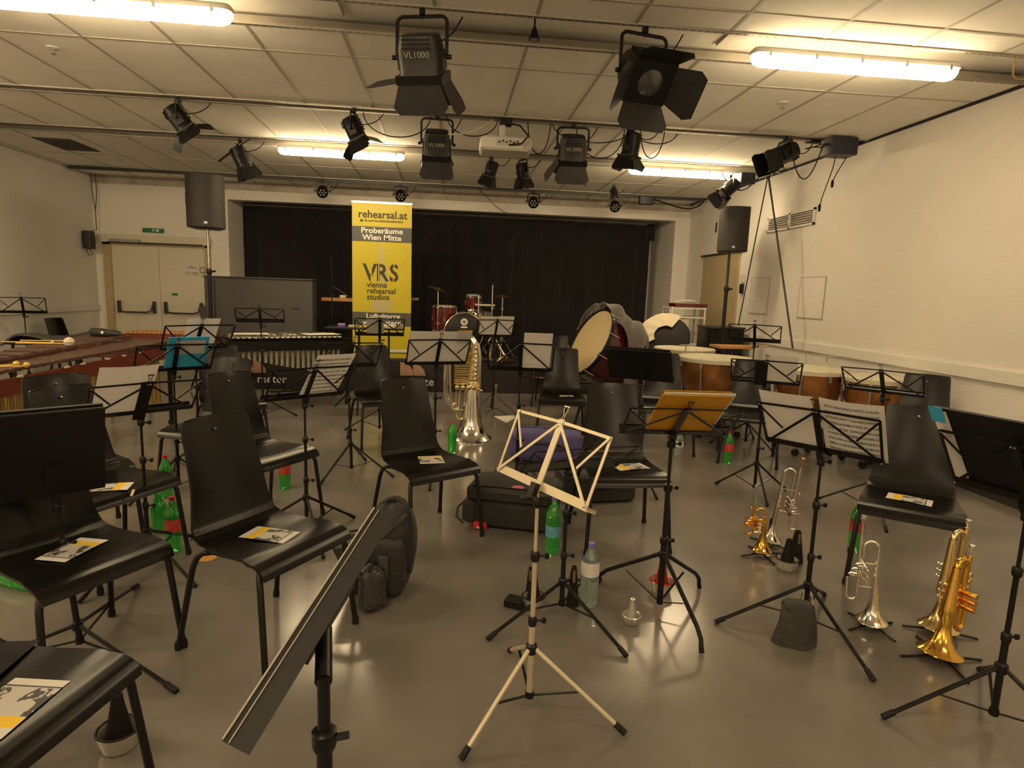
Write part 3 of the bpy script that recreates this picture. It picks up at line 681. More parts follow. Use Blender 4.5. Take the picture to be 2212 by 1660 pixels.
MB().lathe([(.02, -.02), (.023, -.01), (.023, .015), (.016, .02)], 14, (tp.x, tp.y, .24)).build('tripod_hub', 'black', t)
for k in range(3):
    a = math.radians(200+120*k); lg = MB().tube([(tp.x, tp.y, .24), (tp.x+.36*math.cos(a), tp.y+.36*math.sin(a), .01)], .009, 8).build('leg', 'black', t)
    MB().lathe([(.013, 0), (.013, .02)], 10, (tp.x+.36*math.cos(a), tp.y+.36*math.sin(a), 0)).build('foot_cap', 'rubber', lg)
# ================================================================ STAGE LIGHTS
def fresnel(kind, loc, aim, label, s=1.0, yaw=0, barn=(.9, .9, .9, .9), yoke=.2, rail=True, txt=False):
    """loc: hanging point on the rail; aim: beam direction"""
    t = thing('stage_light', label, 'stage light', loc)
    R = frame(aim); drop = yoke
    a = Vector(aim); ya = math.atan2(a.y, a.x)-PI/2
    Y = rot(ya, 'Z'); c0 = Vector((0, 0, -drop))
    if kind == 'par':
        b = MB(); b.lathe([(.0, -.09), (.05, -.088), (.075, -.05), (.08, .0), (.085, .05), (.085, .07), (.075, .07), (.07, .05)], 20, c0, R @ rot(-PI/2, 'X'), cap=False).build('lamp_body', 'black', t)
        f = MB(); f.lathe([(0, .052), (.072, .052)], 20, c0, R @ rot(-PI/2, 'X')); f.build('lens_plate', 'blackm', t)
        l = MB()
        for k in range(7):
            r, an = (0, 0) if k == 0 else (.045, PI/3*k)
            l.lathe([(.015, .053), (.013, .062), (0, .064)], 10, c0+R @ Vector((r*math.cos(an), 0, r*math.sin(an))), R @ rot(-PI/2, 'X'))
        l.build('led_lenses', 'alu', t)
        hw = .095
    else:
        big = kind == 'big'
        wx, hz, ln = (.135*s, .115*s, .26*s) if big else (.075*s, .075*s, .22*s)
        b = MB()
        secs = [(-ln*.5, .72), (-ln*.48, .86), (-ln*.2, 1), (ln*.30, 1), (ln*.34, 1.05), (ln*.5, 1.05)]
        vs = []; N = 16
        for y, k in secs:
            for i in range(N):
                an = 2*PI*i/N; cx_, sx_ = math.cos(an), math.sin(an); p = .45 if big else .8
                vs.append(c0+R @ Vector((math.copysign(abs(cx_)**p, cx_)*wx*k, y, math.copysign(abs(sx_)**p, sx_)*hz*k)))
        fs = [tuple(range(N))[::-1]]+[(i*N+k, i*N+(k+1) % N, (i+1)*N+(k+1) % N, (i+1)*N+k) for i in range(len(secs)-1) for k in range(N)]
        b.add(vs, fs)
        for k in range(5): b.box(c0+R @ Vector((0, -ln*.35+k*ln*.1, hz*1.0)), (wx*1.3, ln*.03, hz*.16), R)
        for k in range(3): b.box(c0+R @ Vector((0, -ln*.42+k*ln*.09, -hz*(.88+.05*k))), (wx*1.3, ln*.035, hz*.14), R)
        for sg in (-1, 1): b.box(c0+R @ Vector((sg*wx, ln*.05, 0)), (wx*.16, ln*.4, hz*.9), R)
        b.build('lamp_body', 'fix' if big else 'black', t)
        rm = MB(); rm.box(c0+R @ Vector((0, ln*.44, 0)), (wx*2.2, .05 if big else .014, hz*2.25), R); rm.build('gel_frame', 'black', t, False)
        MB().lathe([(0, .03), (wx*.5, .022), (wx*.82, 0)], 20, c0+R @ Vector((0, ln*.48, 0)), R @ rot(-PI/2, 'X'), cap=False).build('lens', 'lens', t)
        fl = c0+R @ Vector((0, ln*.5, 0))
        for i, (dx, dz) in enumerate(((0, 1), (1, 0), (0, -1), (-1, 0))):
            if barn[i] is None: continue
            an = barn[i]; w1 = (wx if dz else hz)*.98; w2 = w1*1.35; ll = (hz if dz else wx)*1.6
            hinge = Vector((dx*wx*1.05, 0, dz*hz*1.05)); out = Vector((dx*math.sin(an), math.cos(an), dz*math.sin(an)))
            tan = Vector((dz, 0, dx)) if dz else Vector((0, 0, 1))
            pts = [hinge-tan*w1, hinge+tan*w1, hinge+out*ll*.75+tan*w2, hinge+out*ll+tan*w2*.8, hinge+out*ll-tan*w2*.8, hinge+out*ll*.75-tan*w2]
            nrm = tan.cross(out).normalized()*.003
            MB().poly([fl+R @ p for p in pts], R @ nrm).build('barn_door', 'fix' if big else 'black', t, False)
        hw = wx*1.18
        if txt: 
            tt = text('VL1000', 'grid', .05, (0, 0, 0), t)
            xx, yy, zz = (R @ Vector(v) for v in ((1, 0, 0), (0, -1, 0), (0, 0, -1)))
            tt.matrix_local = Matrix.Translation(c0+R @ Vector((0, -.01, -hz-.004))) @ Matrix((xx, yy, zz)).transposed().to_4x4()
    yk = MB(); top = Vector((0, 0, -.035))
    pts = [Y @ Vector((-hw, 0, 0))+c0, Y @ Vector((-hw, 0, drop-.06))+c0, Y @ Vector((-hw*.85, 0, drop-.037))+c0, Y @ Vector((hw*.85, 0, drop-.037))+c0, Y @ Vector((hw, 0, drop-.06))+c0, Y @ Vector((hw, 0, 0))+c0]
    for p, q in zip(pts, pts[1:]): yk.bar(p, q, .022*max(s, .8), .006, Y @ Vector((0, 1, 0)))
    yk.build('yoke', 'black', t, False)
    for sg in (-1, 1):
        p = Y @ Vector((sg*hw, 0, 0))+c0; q = Y @ Vector((sg*(hw+.03), 0, 0))+c0
        MB().cyl(p, q, .014, 10).build('yoke_knob', 'black', t)
    MB().box((0, 0, -.012), (.035, .05, .04), bev=.006).cyl((0, 0, -.03), (0, 0, -.05), .008, 8).build('hook_clamp', 'black', t)
    bk = c0+R @ Vector((0, -.11*s, 0)); tp = Vector((.25*s, 0, -.02))
    cbl = [bk, bk+Vector((.02, -.02, -.05)), (bk+tp)/2+Vector((.05, 0, -.13)), tp+Vector((-.03, 0, -.05)), tp]
    pts = []
    for i in range(13):
        u = i/12; k = 4; acc = Vector()
        for j, c in enumerate(cbl): acc += c*(math.comb(k, j)*u**j*(1-u)**(k-j))
        pts.append(acc)
    MB().tube(pts, .005, 6).build('power_cable', 'blackm', t)
    return t
G = 'theatre spotlights on the ceiling rails'
fresnel('big', (-.19, 4.05, 3.19), (.10, .42, -.85), 'largest spotlight at upper centre left, its left flap swung wide', .98, yoke=.27, barn=(.2, .45, .15, 1.45), txt=True)
fresnel('big', (1.21, 4.05, 3.19), (.15, -.72, -.62), 'large spotlight at upper right of centre facing the viewer with four open flaps', 1.0, yoke=.27, barn=(.75, .75, .75, .75))
fresnel('fres', (-2.53, 6.29, 3.19), (.55, .05, -.75), 'leftmost small spotlight with flaps on the second rail', 1.15, yoke=.19, barn=(1.0, .6, .9, None))
fresnel('fres', (-.93, 6.29, 3.19), (.42, -.1, -.85), 'small spotlight in front of the left lit tube', 1.1, yoke=.19, barn=(.9, .4, .9, None))
fresnel('big', (-.14, 6.29, 3.19), (0, .5, -.85), 'black boxy spotlight left of the projector', .95, yoke=.27, barn=(.3, .15, .3, .15), txt=True)
fresnel('big', (1.21, 6.29, 3.19), (.03, .45, -.88), 'black boxy spotlight right of the projector', .98, yoke=.24, barn=(.3, .1, .3, .6), txt=True)
fresnel('fres', (1.81, 6.29, 3.19), (-.1, .1, -.95), 'small spotlight right of the projector in front of the right lit tube', 1.1, yoke=.17, barn=(.3, .9, .4, .3))
fresnel('fres', (3.44, 6.29, 3.19), (-.85, -.1, -.42), 'spotlight at right pointing left, beside the large blue box', 1.25, yoke=.17, barn=(.1, .1, .1, .1))
fresnel('fres', (-2.44, 7.70, 3.17), (.35, .2, -.85), 'second spotlight from the left, behind the leftmost, on the third rail', 1.1, yoke=.21, barn=(.3, .3, .3, .3))
fresnel('fres', (.49, 7.70, 3.15), (-.25, .1, -.9), 'left of two short spotlights under the projector', .9, yoke=.17, barn=(.2, .3, .2, .3))
fresnel('fres', (.87, 7.70, 3.15), (.15, .1, -.9), 'right of two short spotlights under the projector', .9, yoke=.17, barn=(.2, .3, .2, .3))
fresnel('fres', (3.55, 7.75, 3.08), (-.7, 0, -.7), 'spotlight at far right under the small blue box', 1.1, yoke=.16, barn=(None, .2, .2, None))
for x, lb in ((-2.0, 'leftmost round LED spotlight before the stage'), (-.79, 'round LED spotlight behind the top of the yellow banner'), (1.35, 'round LED spotlight right of centre before the stage'), (2.71, 'rightmost round LED spotlight before the stage')):
    fresnel('par', (x, 10.18, 3.15), (.1 if x < 0 else -.1, -.75, -.5), lb, .95, yoke=.16)
fresnel('fres', (2.45, 9.3, 3.16), (.15, -.15, -.8), 'single small upright spotlight between the last two rails, right', .65, yoke=.12, barn=(None,)*4)
sm = thing('spotlight_bulb', 'tiny black spot lamp between the two largest spotlights', 'spot lamp', (.51, 4.1, 3.2))
MB().cyl((0, 0, .16), (0, 0, -.04), .006, 8).lathe([(.008, -.035), (.016, -.05), (.034, -.10), (.036, -.11), (.0, -.105)], 14).build('lamp_housing', 'black', sm); MB().lathe([(0, -.112), (.03, -.11)], 14).build('bulb', 'alu', sm)
# projector
pj = thing('projector', 'white video projector hanging from the ceiling in the centre', 'projector', (.53, 6.29, 2.93))
b = MB().box((0, .0, 0), (.50, .36, .13), bev=.04); b.build('casing', 'white', pj)
MB().b2(-.10, .13, -.182, -.178, -.03, .035).build('connector_panel', 'alu', pj, False)
for i in range(6): MB().box((-.07+i*.035, -.183, .005+.01*(i % 2)), (.02, .006, .014)).build('socket', 'black', pj, False)
MB().b2(.16, .235, -.183, -.178, -.045, .045).build('vent_grille', 'grid', pj, False)
MB().cyl((-.03, 0, .06), (-.03, 0, .2), .03, 14).box((-.03, 0, .08), (.13, .13, .02), bev=.02).build('ceiling_mount', 'white', pj); MB().box((0, 0, .235), (.12, .12, .06)).build('mount_plate', 'black', pj, False)
MB().tube([(.03, -.02, .22), (.12, -.2, .16), (.2, -.24, .06), (.14, -.22, -.01), (.02, -.19, -.02)], .009).build('video_cable', 'blackm', pj)
# blue boxes, cables
def bxx(x, y, z, d, label, n='dimmer_box'):
    o = MB().box((0, 0, 0), d, bev=.01).build(n, 'bluebox'); o.location = (x, y, z); return tag(o, label, 'box')
bxx(3.98, 6.2, 3.10, (.29, .2, .17), 'large dark blue electrical box on the ceiling near right wall'); bxx(3.74, 7.70, 3.04, (.19, .12, .14), 'small dark blue electrical box at the end of the far right tube'); bxx(3.2, 10.05, 3.08, (.24, .1, .13), 'grey blue electrical box before the stage, right')
def bez(ps, n=14):
    ps = [Vector(p) for p in ps]; k = len(ps)-1
    return [sum((c*(math.comb(k, j)*(i/n)**j*(1-i/n)**(k-j)) for j, c in enumerate(ps)), Vector()) for i in range(n+1)]
def cable(ps, label, r=.006, m='blackm', n=14, nm='hanging_cable'):
    o = MB().tube(bez(ps, n), r, 6).build(nm, m); return tag(o, label, 'cable')
cable([(3.95, 6.2, 3.02), (3.95, 6.2, 2.85), (4.02, 6.45, 2.75), (4.02, 6.5, 2.55)], 'long cable with plug hanging from the large blue box', .005)
cable([(4.08, 6.2, 3.02), (4.12, 6.35, 2.95), (4.14, 6.45, 2.9), (4.14, 6.5, 2.82)], 'short cable with plug hanging from the large blue box', .006)
for x, z, lb in ((4.02, 2.53, 'plug at the end of the long cable under the large blue box'), (4.14, 2.79, 'plug at the end of the short cable under the large blue box')):
    o = MB().tube([(0, 0, .05), (0, 0, .03), (0, 0, -.03)], [.008, .016, .013], 8).build('cable_plug', 'blackm'); o.location = (x, 6.5, z); tag(o, lb, 'plug')
cable([(3.45, 6.15, 3.0), (3.6, 6.2, 2.6), (3.75, 6.2, 2.65), (3.8, 6.2, 3.3), (3.84, 6.2, 3.1)], 'sagging cable between the right spotlight and the large blue box')
cable([(3.95, 6.3, 3.19), (3.5, 6.3, 3.0), (3.7, 6.3, 3.15), (3.86, 6.25, 3.1)], 'cable from rail to large blue box')
for i, (x0, x1, sag, y) in enumerate(((-.85, -.2, .22, 6.3), (-.05, .45, .18, 6.25), (.75, .98, .30, 6.3), (1.0, 1.8, .16, 6.3), (1.25, 1.75, .30, 6.35), (1.9, 2.15, .28, 6.3), (1.85, 2.3, .12, 6.35))):
    cable([(x0, y, 3.18), (x0+.02, y, 3.18-sag*1.3), (x1-.02, y, 3.18-sag*1.3), (x1, y, 3.18)], ('first', 'second', 'third', 'fourth', 'fifth', 'sixth', 'seventh')[i]+' drooping cable from the left on the second ceiling rail', .0055)
cable([(-.1, 6.2, 3.0), (.15, 6.2, 2.98), (.28, 6.25, 3.08), (.4, 6.3, 3.18)], 'pale drooping cable left of the projector', .008, 'cloth')
cable([(-2.3, 7.65, 3.17), (-2.9, 7.6, 2.75), (-2.6, 7.6, 2.85), (-2.45, 7.65, 3.1)], 'drooping cable beside the second spotlight from the left')
cable([(3.45, 7.8, 3.12), (3.7, 7.8, 2.75), (3.85, 7.8, 2.95), (4.0, 7.8, 3.15)], 'looped cable at the far right rail end', .008)
cable([(3.2, 10.1, 3.13), (3.6, 10.1, 3.1), (4.0, 10.2, 2.85), (4.28, 10.3, 3.15)], 'cable sagging along the ceiling at the right rear corner', .012)
cable([(.45, 10.1, 3.15), (.6, 10.2, 3.05), (.7, 10.4, 2.9), (.95, 10.8, 2.88)], 'thin cable hanging before the stage centre', .005)
hb = MB().tube([(-.0, 0, 0), (.0, 0, -.06), (.04, 0, -.1), (.1, 0, -.06), (.1, 0, 0)], .006).box((.05, 0, 0), (.3, .03, .012)).build('rail_hook', 'white'); hb.location = (3.92, 7.6, 3.12); tag(hb, 'white metal hook holding the hoist ropes', 'hook')
for i, (a, b_, r, lb) in enumerate((((3.97, 7.6, 3.06), (4.15, 8.4, 1.15), .008, 'left hoist rope slanting from the hook to the right wall'), ((3.98, 7.6, 3.06), (4.2, 7.04, .95), .012, 'thicker right hoist rope slanting down from the hook'))):
    o = MB().cyl(a, b_, r, 8).build('rope', 'dgrey'); tag(o, lb, 'rope')
# ceiling light in the far slot has small tubes: yellow wire at the upper right corner
cable([(3.85, 4.1, 3.3), (3.85, 4.1, 3.12), (3.9, 4.2, 3.1), (4.1, 4.25, 3.15)], 'yellow looped wire in the upper right ceiling slot', .005, 'yel')

# ================================================================ PA SPEAKERS
def pa(x, y, z0, face, label1, label2, ptop, pole_m='black', sc=1):
    t = thing('loudspeaker', label1, 'loudspeaker', (x, y, z0), face); t.scale = (sc*.97, sc, sc)
    def fr(u, v): a = (u-.5)*1.3; return (.235*math.sin(a)/math.sin(.65), -.16-.09*(math.cos(a)-math.cos(.65))/(1-math.cos(.65)), .01+.66*v)
    MB().grid(fr, 16, 4, .006).build('front_grille', 'spk', t)
    MB().poly([(-.23, -.15, 0), (.23, -.15, 0), (.14, .18, 0), (-.14, .18, 0)], (0, 0, .68)).build('cabinet', 'spk', t, False)
    MB().b2(-.02, .02, -.256, -.25, .05, .08).build('badge', 'steel', t, False)
    MB().bar((-.24, 0, .3), (-.24, 0, .45), .02, .02).build('handle', 'black', t)
    s = thing('speaker_stand', label2, 'speaker stand', (x, y, 0))
    MB().cyl((0, 0, 1.2), (0, 0, z0), .017, 12).build('upper_tube', pole_m, s)
    MB().cyl((0, 0, .25), (0, 0, 1.65), .024, 12).build('lower_tube', 'black', s)
    c = MB().lathe([(.03, 0), (.033, .01), (.033, .05), (.027, .07)], 14, (0, 0, 1.62)).build('collar', 'black', s); MB().cyl((.03, 0, 1.65), (.08, 0, 1.66), .012, 8).build('knob', 'black', c)
    MB().lathe([(.03, 0), (.03, .06)], 14, (0, 0, .8)).build('hub', 'black', s)
    for k in range(3):
        a = PI/6+k*2*PI/3; lg = MB().tube([(.03*math.cos(a), .03*math.sin(a), .83), (.45*math.cos(a), .45*math.sin(a), .02)], .013, 8).build('leg', 'black', s)
        MB().bar((.02*math.cos(a), .02*math.sin(a), .3), (.26*math.cos(a), .26*math.sin(a), .37), .015, .006).build('brace', 'black', lg)
pa(-3.17, 8.6, 2.20, math.radians(16), 'black loudspeaker high on a pole at the left of the stage', 'tall black pole stand under the left loudspeaker', 0, 'steel')
pa(3.74, 8.0, 2.14, math.radians(-14), 'black loudspeaker high on a pole near the right wall', 'tall black pole stand under the right loudspeaker', 0, 'dgrey', .86)

# ================================================================ BANNER
bn = thing('roll_up_banner', 'tall yellow roll-up banner with dark and light lettering on the stage', 'banner', (-.985, 9.3, .45), math.radians(0))
BW, BH = .43, 2.28; 
def bb(z0, z1, m, nm='banner_print'):
    MB().b2(-BW, BW, -.002, .002, z0, z1).build(nm, m, bn, False)
bb(.01, BH, 'yellow', 'banner_sheet')
def strip(z0, z1, m): MB().b2(-BW, BW, -.0035, -.0025, z0, z1).build('print_band', m, bn, False)
strip(1.73, 1.945, 'bgrey'); strip(.50, .70, 'bgrey'); strip(.135, .15, 'ltext'); strip(.115, .128, 'ltext'); strip(.09, .105, 'bgrey')
MB().b2(-BW-.005, BW+.005, -.012, .012, BH-.005, BH+.02).build('top_rail', 'alu', bn, False); MB().box((0, .03, .012), (.9, .12, .024), bev=.008).build('cassette', 'bgrey', bn); MB().cyl((0, .03, .05), (0, .03, BH), .01, 8).build('support_pole', 'alu', bn)
def bt(s_, m, size, x, z, al='CENTER', bold=.002, sx=1): text(s_, m, size, (x, -.0045, z), bn, align=al, bold=bold, sx=sx, ext=.0008)
bt('rehearsal.at', 'btext', .15, 0.01, 2.07, bold=.003); bt('fb.me/ViennaRehearsalStudios', 'btext', .046, .03, 2.015, bold=.001)
MB().b2(-.31, -.275, -.006, -.003, 2.01, 2.045).build('social_icon', 'btext', bn, False); bt('f', 'yellow', .04, -.29, 2.014)
bt('Proberäume', 'ltext', .108, 0, 1.855, bold=.002, sx=1.12); bt('Wien Mitte', 'ltext', .108, 0, 1.757, bold=.002, sx=1.12)
# guitar made of thin grey stripes behind the large letters
gm = 'paperd'
st = MB()
for k in range(22): z = 1.70-.0125*k; w_ = .026+.002*k*.5; st.b2(-.005-w_, -.005+w_, -.0042, -.0036, z, z+.005)
for k in range(30): z = 1.42-.0125*k; w_ = .03+.05*math.sin(k/30*PI); st.b2(.01-w_, .01+w_, -.0042, -.0036, z, z+.004)
for k in range(12): z = .87-.0125*k; w_ = .15+.02*math.sin(k*1.9); st.b2(-w_, w_, -.0042, -.0036, z, z+.006)
for k in range(4): z = .74-.0125*k; st.b2(-.05, .05, -.0042, -.0036, z, z+.005)
st.build('stripe_guitar', 'grid', bn, False)
bt('V', 'btext', .345, -.175, 1.17, bold=.008, sx=.9); bt('R', 'btext', .345, .0, 1.17, bold=.008, sx=.85); bt('S', 'btext', .345, .175, 1.17, bold=.008, sx=.85)
cut = MB()  # stencil gaps of the large letters
for X, Z, w_, h_ in ((-.155, 1.29, .016, .26), (-.045, 1.29, .014, .26), (.178, 1.405, .016, .05), (.168, 1.18, .016, .05)): cut.b2(X-w_/2, X+w_/2, -.0075, -.007, Z-h_/2, Z+h_/2)
cut.build('stencil_gap', 'yellow', bn, False)
for i, s_ in enumerate(('vienna', 'rehearsal', 'studios')): bt(s_, 'btext', .115, -.22, 1.07-.09*i, 'LEFT')
bt('Luftgitarre', 'ltext', .108, .02, .61, bold=.002, sx=1.1); bt('war gestern.', 'ltext', .108, .02, .515, bold=.002, sx=1.1)

# ================================================================ PIANO, SHELF
pn = thing('upright_piano', 'upright piano under a grey cover on the left of the stage', 'piano', (-2.72, 9.35, .45))
MB().box((0, .0, .57), (1.50, .30, 1.13), bev=.015).build('cabinet', 'piano', pn); MB().box((0, .0, 1.145), (1.53, .34, .02), bev=.006).build('lid', 'piano', pn)
MB().box((0, .3, .65), (1.44, .32, .16), bev=.03).build('key_bed', 'piano', pn); MB().box((-.80, .2, .50), (.12, .5, .42), bev=.01).build('side_cheek', 'piano', pn)
MB().b2(-.62, -.60, -.155, -.150, .2, 1.1).build('cover_seam', 'black', pn, False); MB().b2(.45, .58, -.158, -.150, .72, .73).build('handle_slot', 'black', pn, False)
sf = thing('shelf_board', 'orange wooden board on legs between piano and banner', 'table', (-1.25, 9.75, .45))
MB().box((0, 0, .865), (1.35, .3, .05), bev=.005).build('board', 'wood', sf)
for X in (-.6, .6): MB().cyl((X, 0, 0), (X, 0, .84), .015, 8).build('leg', 'black', sf)
for x, y, z, d, lb in ((-1.76, 9.72, 1.365, (.05, .05, .06), 'small dark mount on the orange board'), (-1.62, 9.72, 1.36, (.10, .08, .05), 'white cloth lump on the orange board'), (-.52, 9.72, 1.36, (.12, .06, .04), 'pale object peeking out right of the banner on the orange board')):
    o = MB().box((0, 0, 0), d, bev=.02).build('small_item', 'cloth' if 'white' in lb or 'pale' in lb else 'black'); o.location = (x, y, z); tag(o, lb, 'small item')
ms = thing('microphone_stand', 'slim black microphone stand between piano and banner', 'microphone stand', (-1.73, 9.40, .45))
MB().cyl((0, 0, 0), (0, 0, 1.5), .009, 8).build('pole', 'black', ms); MB().cyl((.02, 0, 1.06), (.28, .02, .90), .006, 8).build('boom', 'black', ms); MB().lathe([(.13, 0), (.13, .015), (.02, .03)], 20).build('base', 'black', ms)
# ================================================================ PERCUSSION
def lug_ring(mb, n, r, z0, z1, w_=.02):
    for k in range(n):
        a = 2*PI*(k+.5)/n; c, s_ = math.cos(a), math.sin(a)
        mb.box((r*c, r*s_, (z0+z1)/2), (w_, w_, .05), rot(a, 'Z'), bev=.004); mb.cyl(((r+.004)*c, (r+.004)*s_, z0), ((r+.004)*c, (r+.004)*s_, z1), .003, 6)
def drum(name, label, R_, D_, T, shell, head, cat='drum', lugs=8, parent=None):
    t = thing(name, label, cat, T=T)
    MB().lathe([(R_, -D_/2), (R_, D_/2)], 36, cap=False).build('shell', shell, t)
    for z in (-D_/2, D_/2):
        h = MB().lathe([(0, z+(.004 if z > 0 else -.004)), (R_*.97, z+(.004 if z > 0 else -.004)), (R_, z)], 36, cap=False).build('head', head, t)
        MB().lathe([(R_+.002, z-.018), (R_+.012, z-.016), (R_+.012, z+.016), (R_+.002, z+.018), (R_-.004, z+.014)], 36, cap=False).build('hoop', 'chrome' if shell != 'dred' else 'black', t)
    m = MB()
    if lugs: lug_ring(m, lugs, R_+.014, -D_/2, D_/2); 
    if lugs: m.build('lugs', 'chrome', t, False)
    return t
TL = Matrix.Translation
RX = lambda a: Matrix.Rotation(a, 4, 'X')
RY = lambda a: Matrix.Rotation(a, 4, 'Y')
RZ = lambda a: Matrix.Rotation(a, 4, 'Z')
# drum kit on the stage
Zs = .45
bd = drum('kick_drum', 'kick drum with round badge in the middle of the drum kit', .30, .40, TL((.25, 9.75, Zs+.42)) @ RX(PI/2), 'redsh', 'black')
MB().lathe([(.055, .202+.006), (.055, .208+.004)], 24, (0, .165, 0)).build('badge_disc', 'ltext', bd)
bg = MB()
for k in range(3): a = PI*k/3; bg.bar((-.035*math.cos(a), .165-.035*math.sin(a), .2135), (.035*math.cos(a), .165+.035*math.sin(a), .2135), .008, .002)
bg.build('badge_emblem', 'black', bd, False); MB().b2(-.05, .05, .07, .095, .207, .2095).build('badge_strip', 'ltext', bd, False)
for s_ in (-1, 1): MB().tube([(s_*.26, -.1, .1), (s_*.36, -.33, .15)], .009, 8).build('spur', 'chrome', bd)
drum('floor_tom', 'red floor tom at the left of the drum kit', .20, .38, TL((-.06, 9.85, Zs+.62)), 'redsh', 'cream', lugs=6)
drum('rack_tom', 'small red tom mounted above the kick drum', .128, .21, TL((.40, 9.95, 1.33)) @ RX(.12), 'redsh', 'cream', lugs=6)
drum('snare_drum', 'snare drum low behind the pale pages', .178, .14, TL((.52, 9.9, 1.10)) @ RX(.05), 'brassy', 'cream', lugs=8)
def cymstand(x, y, h, label, r, tilt, nm='cymbal_stand', cym=True, boom=None):
    t = thing(nm, label, 'cymbal stand', (x, y, Zs))
    MB().cyl((0, 0, .05), (0, 0, h-Zs), .010, 10).build('pole', 'chrome', t)
    for k in range(3):
        a = k*2*PI/3+.4; MB().tube([(0, 0, .35), (.25*math.cos(a), .25*math.sin(a), .01)], .009, 8).build('leg', 'chrome', t)
    for z in (.55, .8):
        if z < h-Zs: MB().box((0, 0, z), (.035, .035, .05), bev=.01).cyl((0, 0, z), (.05, 0, z), .006, 6).build('clamp', 'chrome', t)
    if cym: 
        R = rot(tilt, 'Y') @ rot(.12, 'X'); c = MB().lathe([(.008, .022), (.03, .018), (.045, .006), (r*.6, .001), (r, -.010)], 36, (0, 0, h-Zs), R, cap=False).build('cymbal', 'cym', t)
    return t
cymstand(-.16, 9.55, 1.53, 'thin stand with tilted cymbal at the left of the drum kit', .16, .35)
cymstand(.69, 9.7, 1.62, 'chrome stand with bare cranked rod behind the pale pages', .1, 0, cym=False)
cymstand(.86, 9.8, 1.45, 'chrome stand with small flat cymbal at the right of the kit', .13, .05)
o = MB().bar((-.16, 0, 0), (.16, 0, 0), .05, .03).cyl((-.1, 0, -.2), (-.1, 0, .12), .01, 8).box((-.1, 0, .12), (.04, .04, .05), bev=.01).build('tom_mount', 'chrome'); o.location = (.58, 9.8, 1.30); tag(o, 'chrome tom mount bracket between tom and cymbal rods', 'bracket')
for x, y, r, lb in ((.47, 9.25, .17, 'left gold cymbal lying low on the stage edge'), (.83, 9.2, .21, 'right gold cymbal lying low on the stage edge')):
    c = thing('low_cymbal', lb, 'cymbal', (x, y, .45)); MB().lathe([(.0, .095), (.03, .09), (.045, .07), (r*.6, .058), (r, .04)], 36).build('cymbal_plate', 'cym', c); MB().cyl((0, 0, 0), (0, 0, .06), .02, 10).build('base', 'chrome', c)
dt = thing('drum_throne', 'low black drum stool with chrome legs behind the pale pages', 'stool', (.72, 9.5, Zs))
MB().lathe([(.15, .38), (.17, .40), (.17, .44), (.15, .46), (0, .46)], 24).build('seat', 'blackm', dt)
for k in range(3): a = k*2.1; MB().tube([(0, 0, .38), (.1*math.cos(a), .1*math.sin(a), .2), (.22*math.cos(a), .22*math.sin(a), .02)], .012, 8).build('leg', 'chrome', dt)
# concert bass drum on a tilting stand with blanket
nb = Vector((-.88, -.20, .44)).normalized(); cb = Vector((1.613, 6.80, .985))
zb = nb; xb = zb.cross(Vector((0, 0, 1))).normalized(); yb = zb.cross(xb)
Rb = Matrix((xb, yb, zb)).transposed().to_4x4(); D_, R_ = .46, .40
bass = drum('concert_bass_drum', 'large tilted dark red concert bass drum with pale head at right of centre', R_, D_, TL(cb-nb*D_/2) @ Rb, 'dred', 'skin', lugs=0)
m = MB().lathe([(R_-.01, D_/2+.006), (R_+.012, D_/2+.004), (R_+.016, D_/2-.02), (R_+.006, D_/2-.03)], 48, cap=False).build('black_hoop', 'black', bass)
for k in range(10):
    tk = MB(); a = 2*PI*(k+.5)/10; c, s_ = math.cos(a), math.sin(a); tk.tube([((R_+.02)*c, (R_+.02)*s_, D_/2+.03), ((R_+.028)*c, (R_+.028)*s_, D_/2-.10)], .006, 6); tk.bar(((R_+.02)*c-.03*s_, (R_+.02)*s_+.03*c, D_/2+.035), ((R_+.02)*c+.03*s_, (R_+.02)*s_-.03*c, D_/2+.035), .012, .006); tk.build('tension_handle', 'chrome', bass, False)
bs = thing('bass_drum_stand', 'black tubular stand with castors under the concert bass drum', 'drum stand', (cb.x+.2, cb.y+.12, 0))
fr = MB(); C0 = Vector((0, 0, 0))
for sx_, sy_ in ((-.38, -.32), (.38, -.32), (-.38, .32), (.38, .32)):
    MB().tube([(sx_*.9, sy_*.9, .45), (sx_*.8, sy_*.85, .3), (sx_, sy_, .06)], .016, 8).build('leg', 'black', bs); MB().lathe([(.028, -.012), (.028, .012)], 14, (sx_, sy_, .028), rot(PI/2, 'X')).build('castor', 'rubber', bs)
MB().tube([(-.34, -.29, .45), (.34, -.29, .45), (.34, .29, .45), (-.34, .29, .45)], .014, 8, closed=True).build('frame', 'black', bs)
MB().tube([(-.30, -.30, .30), (.30, -.30, .42)], .012, 8).build('cross_bar', 'black', bs); MB().tube([(-.30, .30, .30), (.30, .30, .42)], .012, 8).build('cross_bar', 'black', bs)
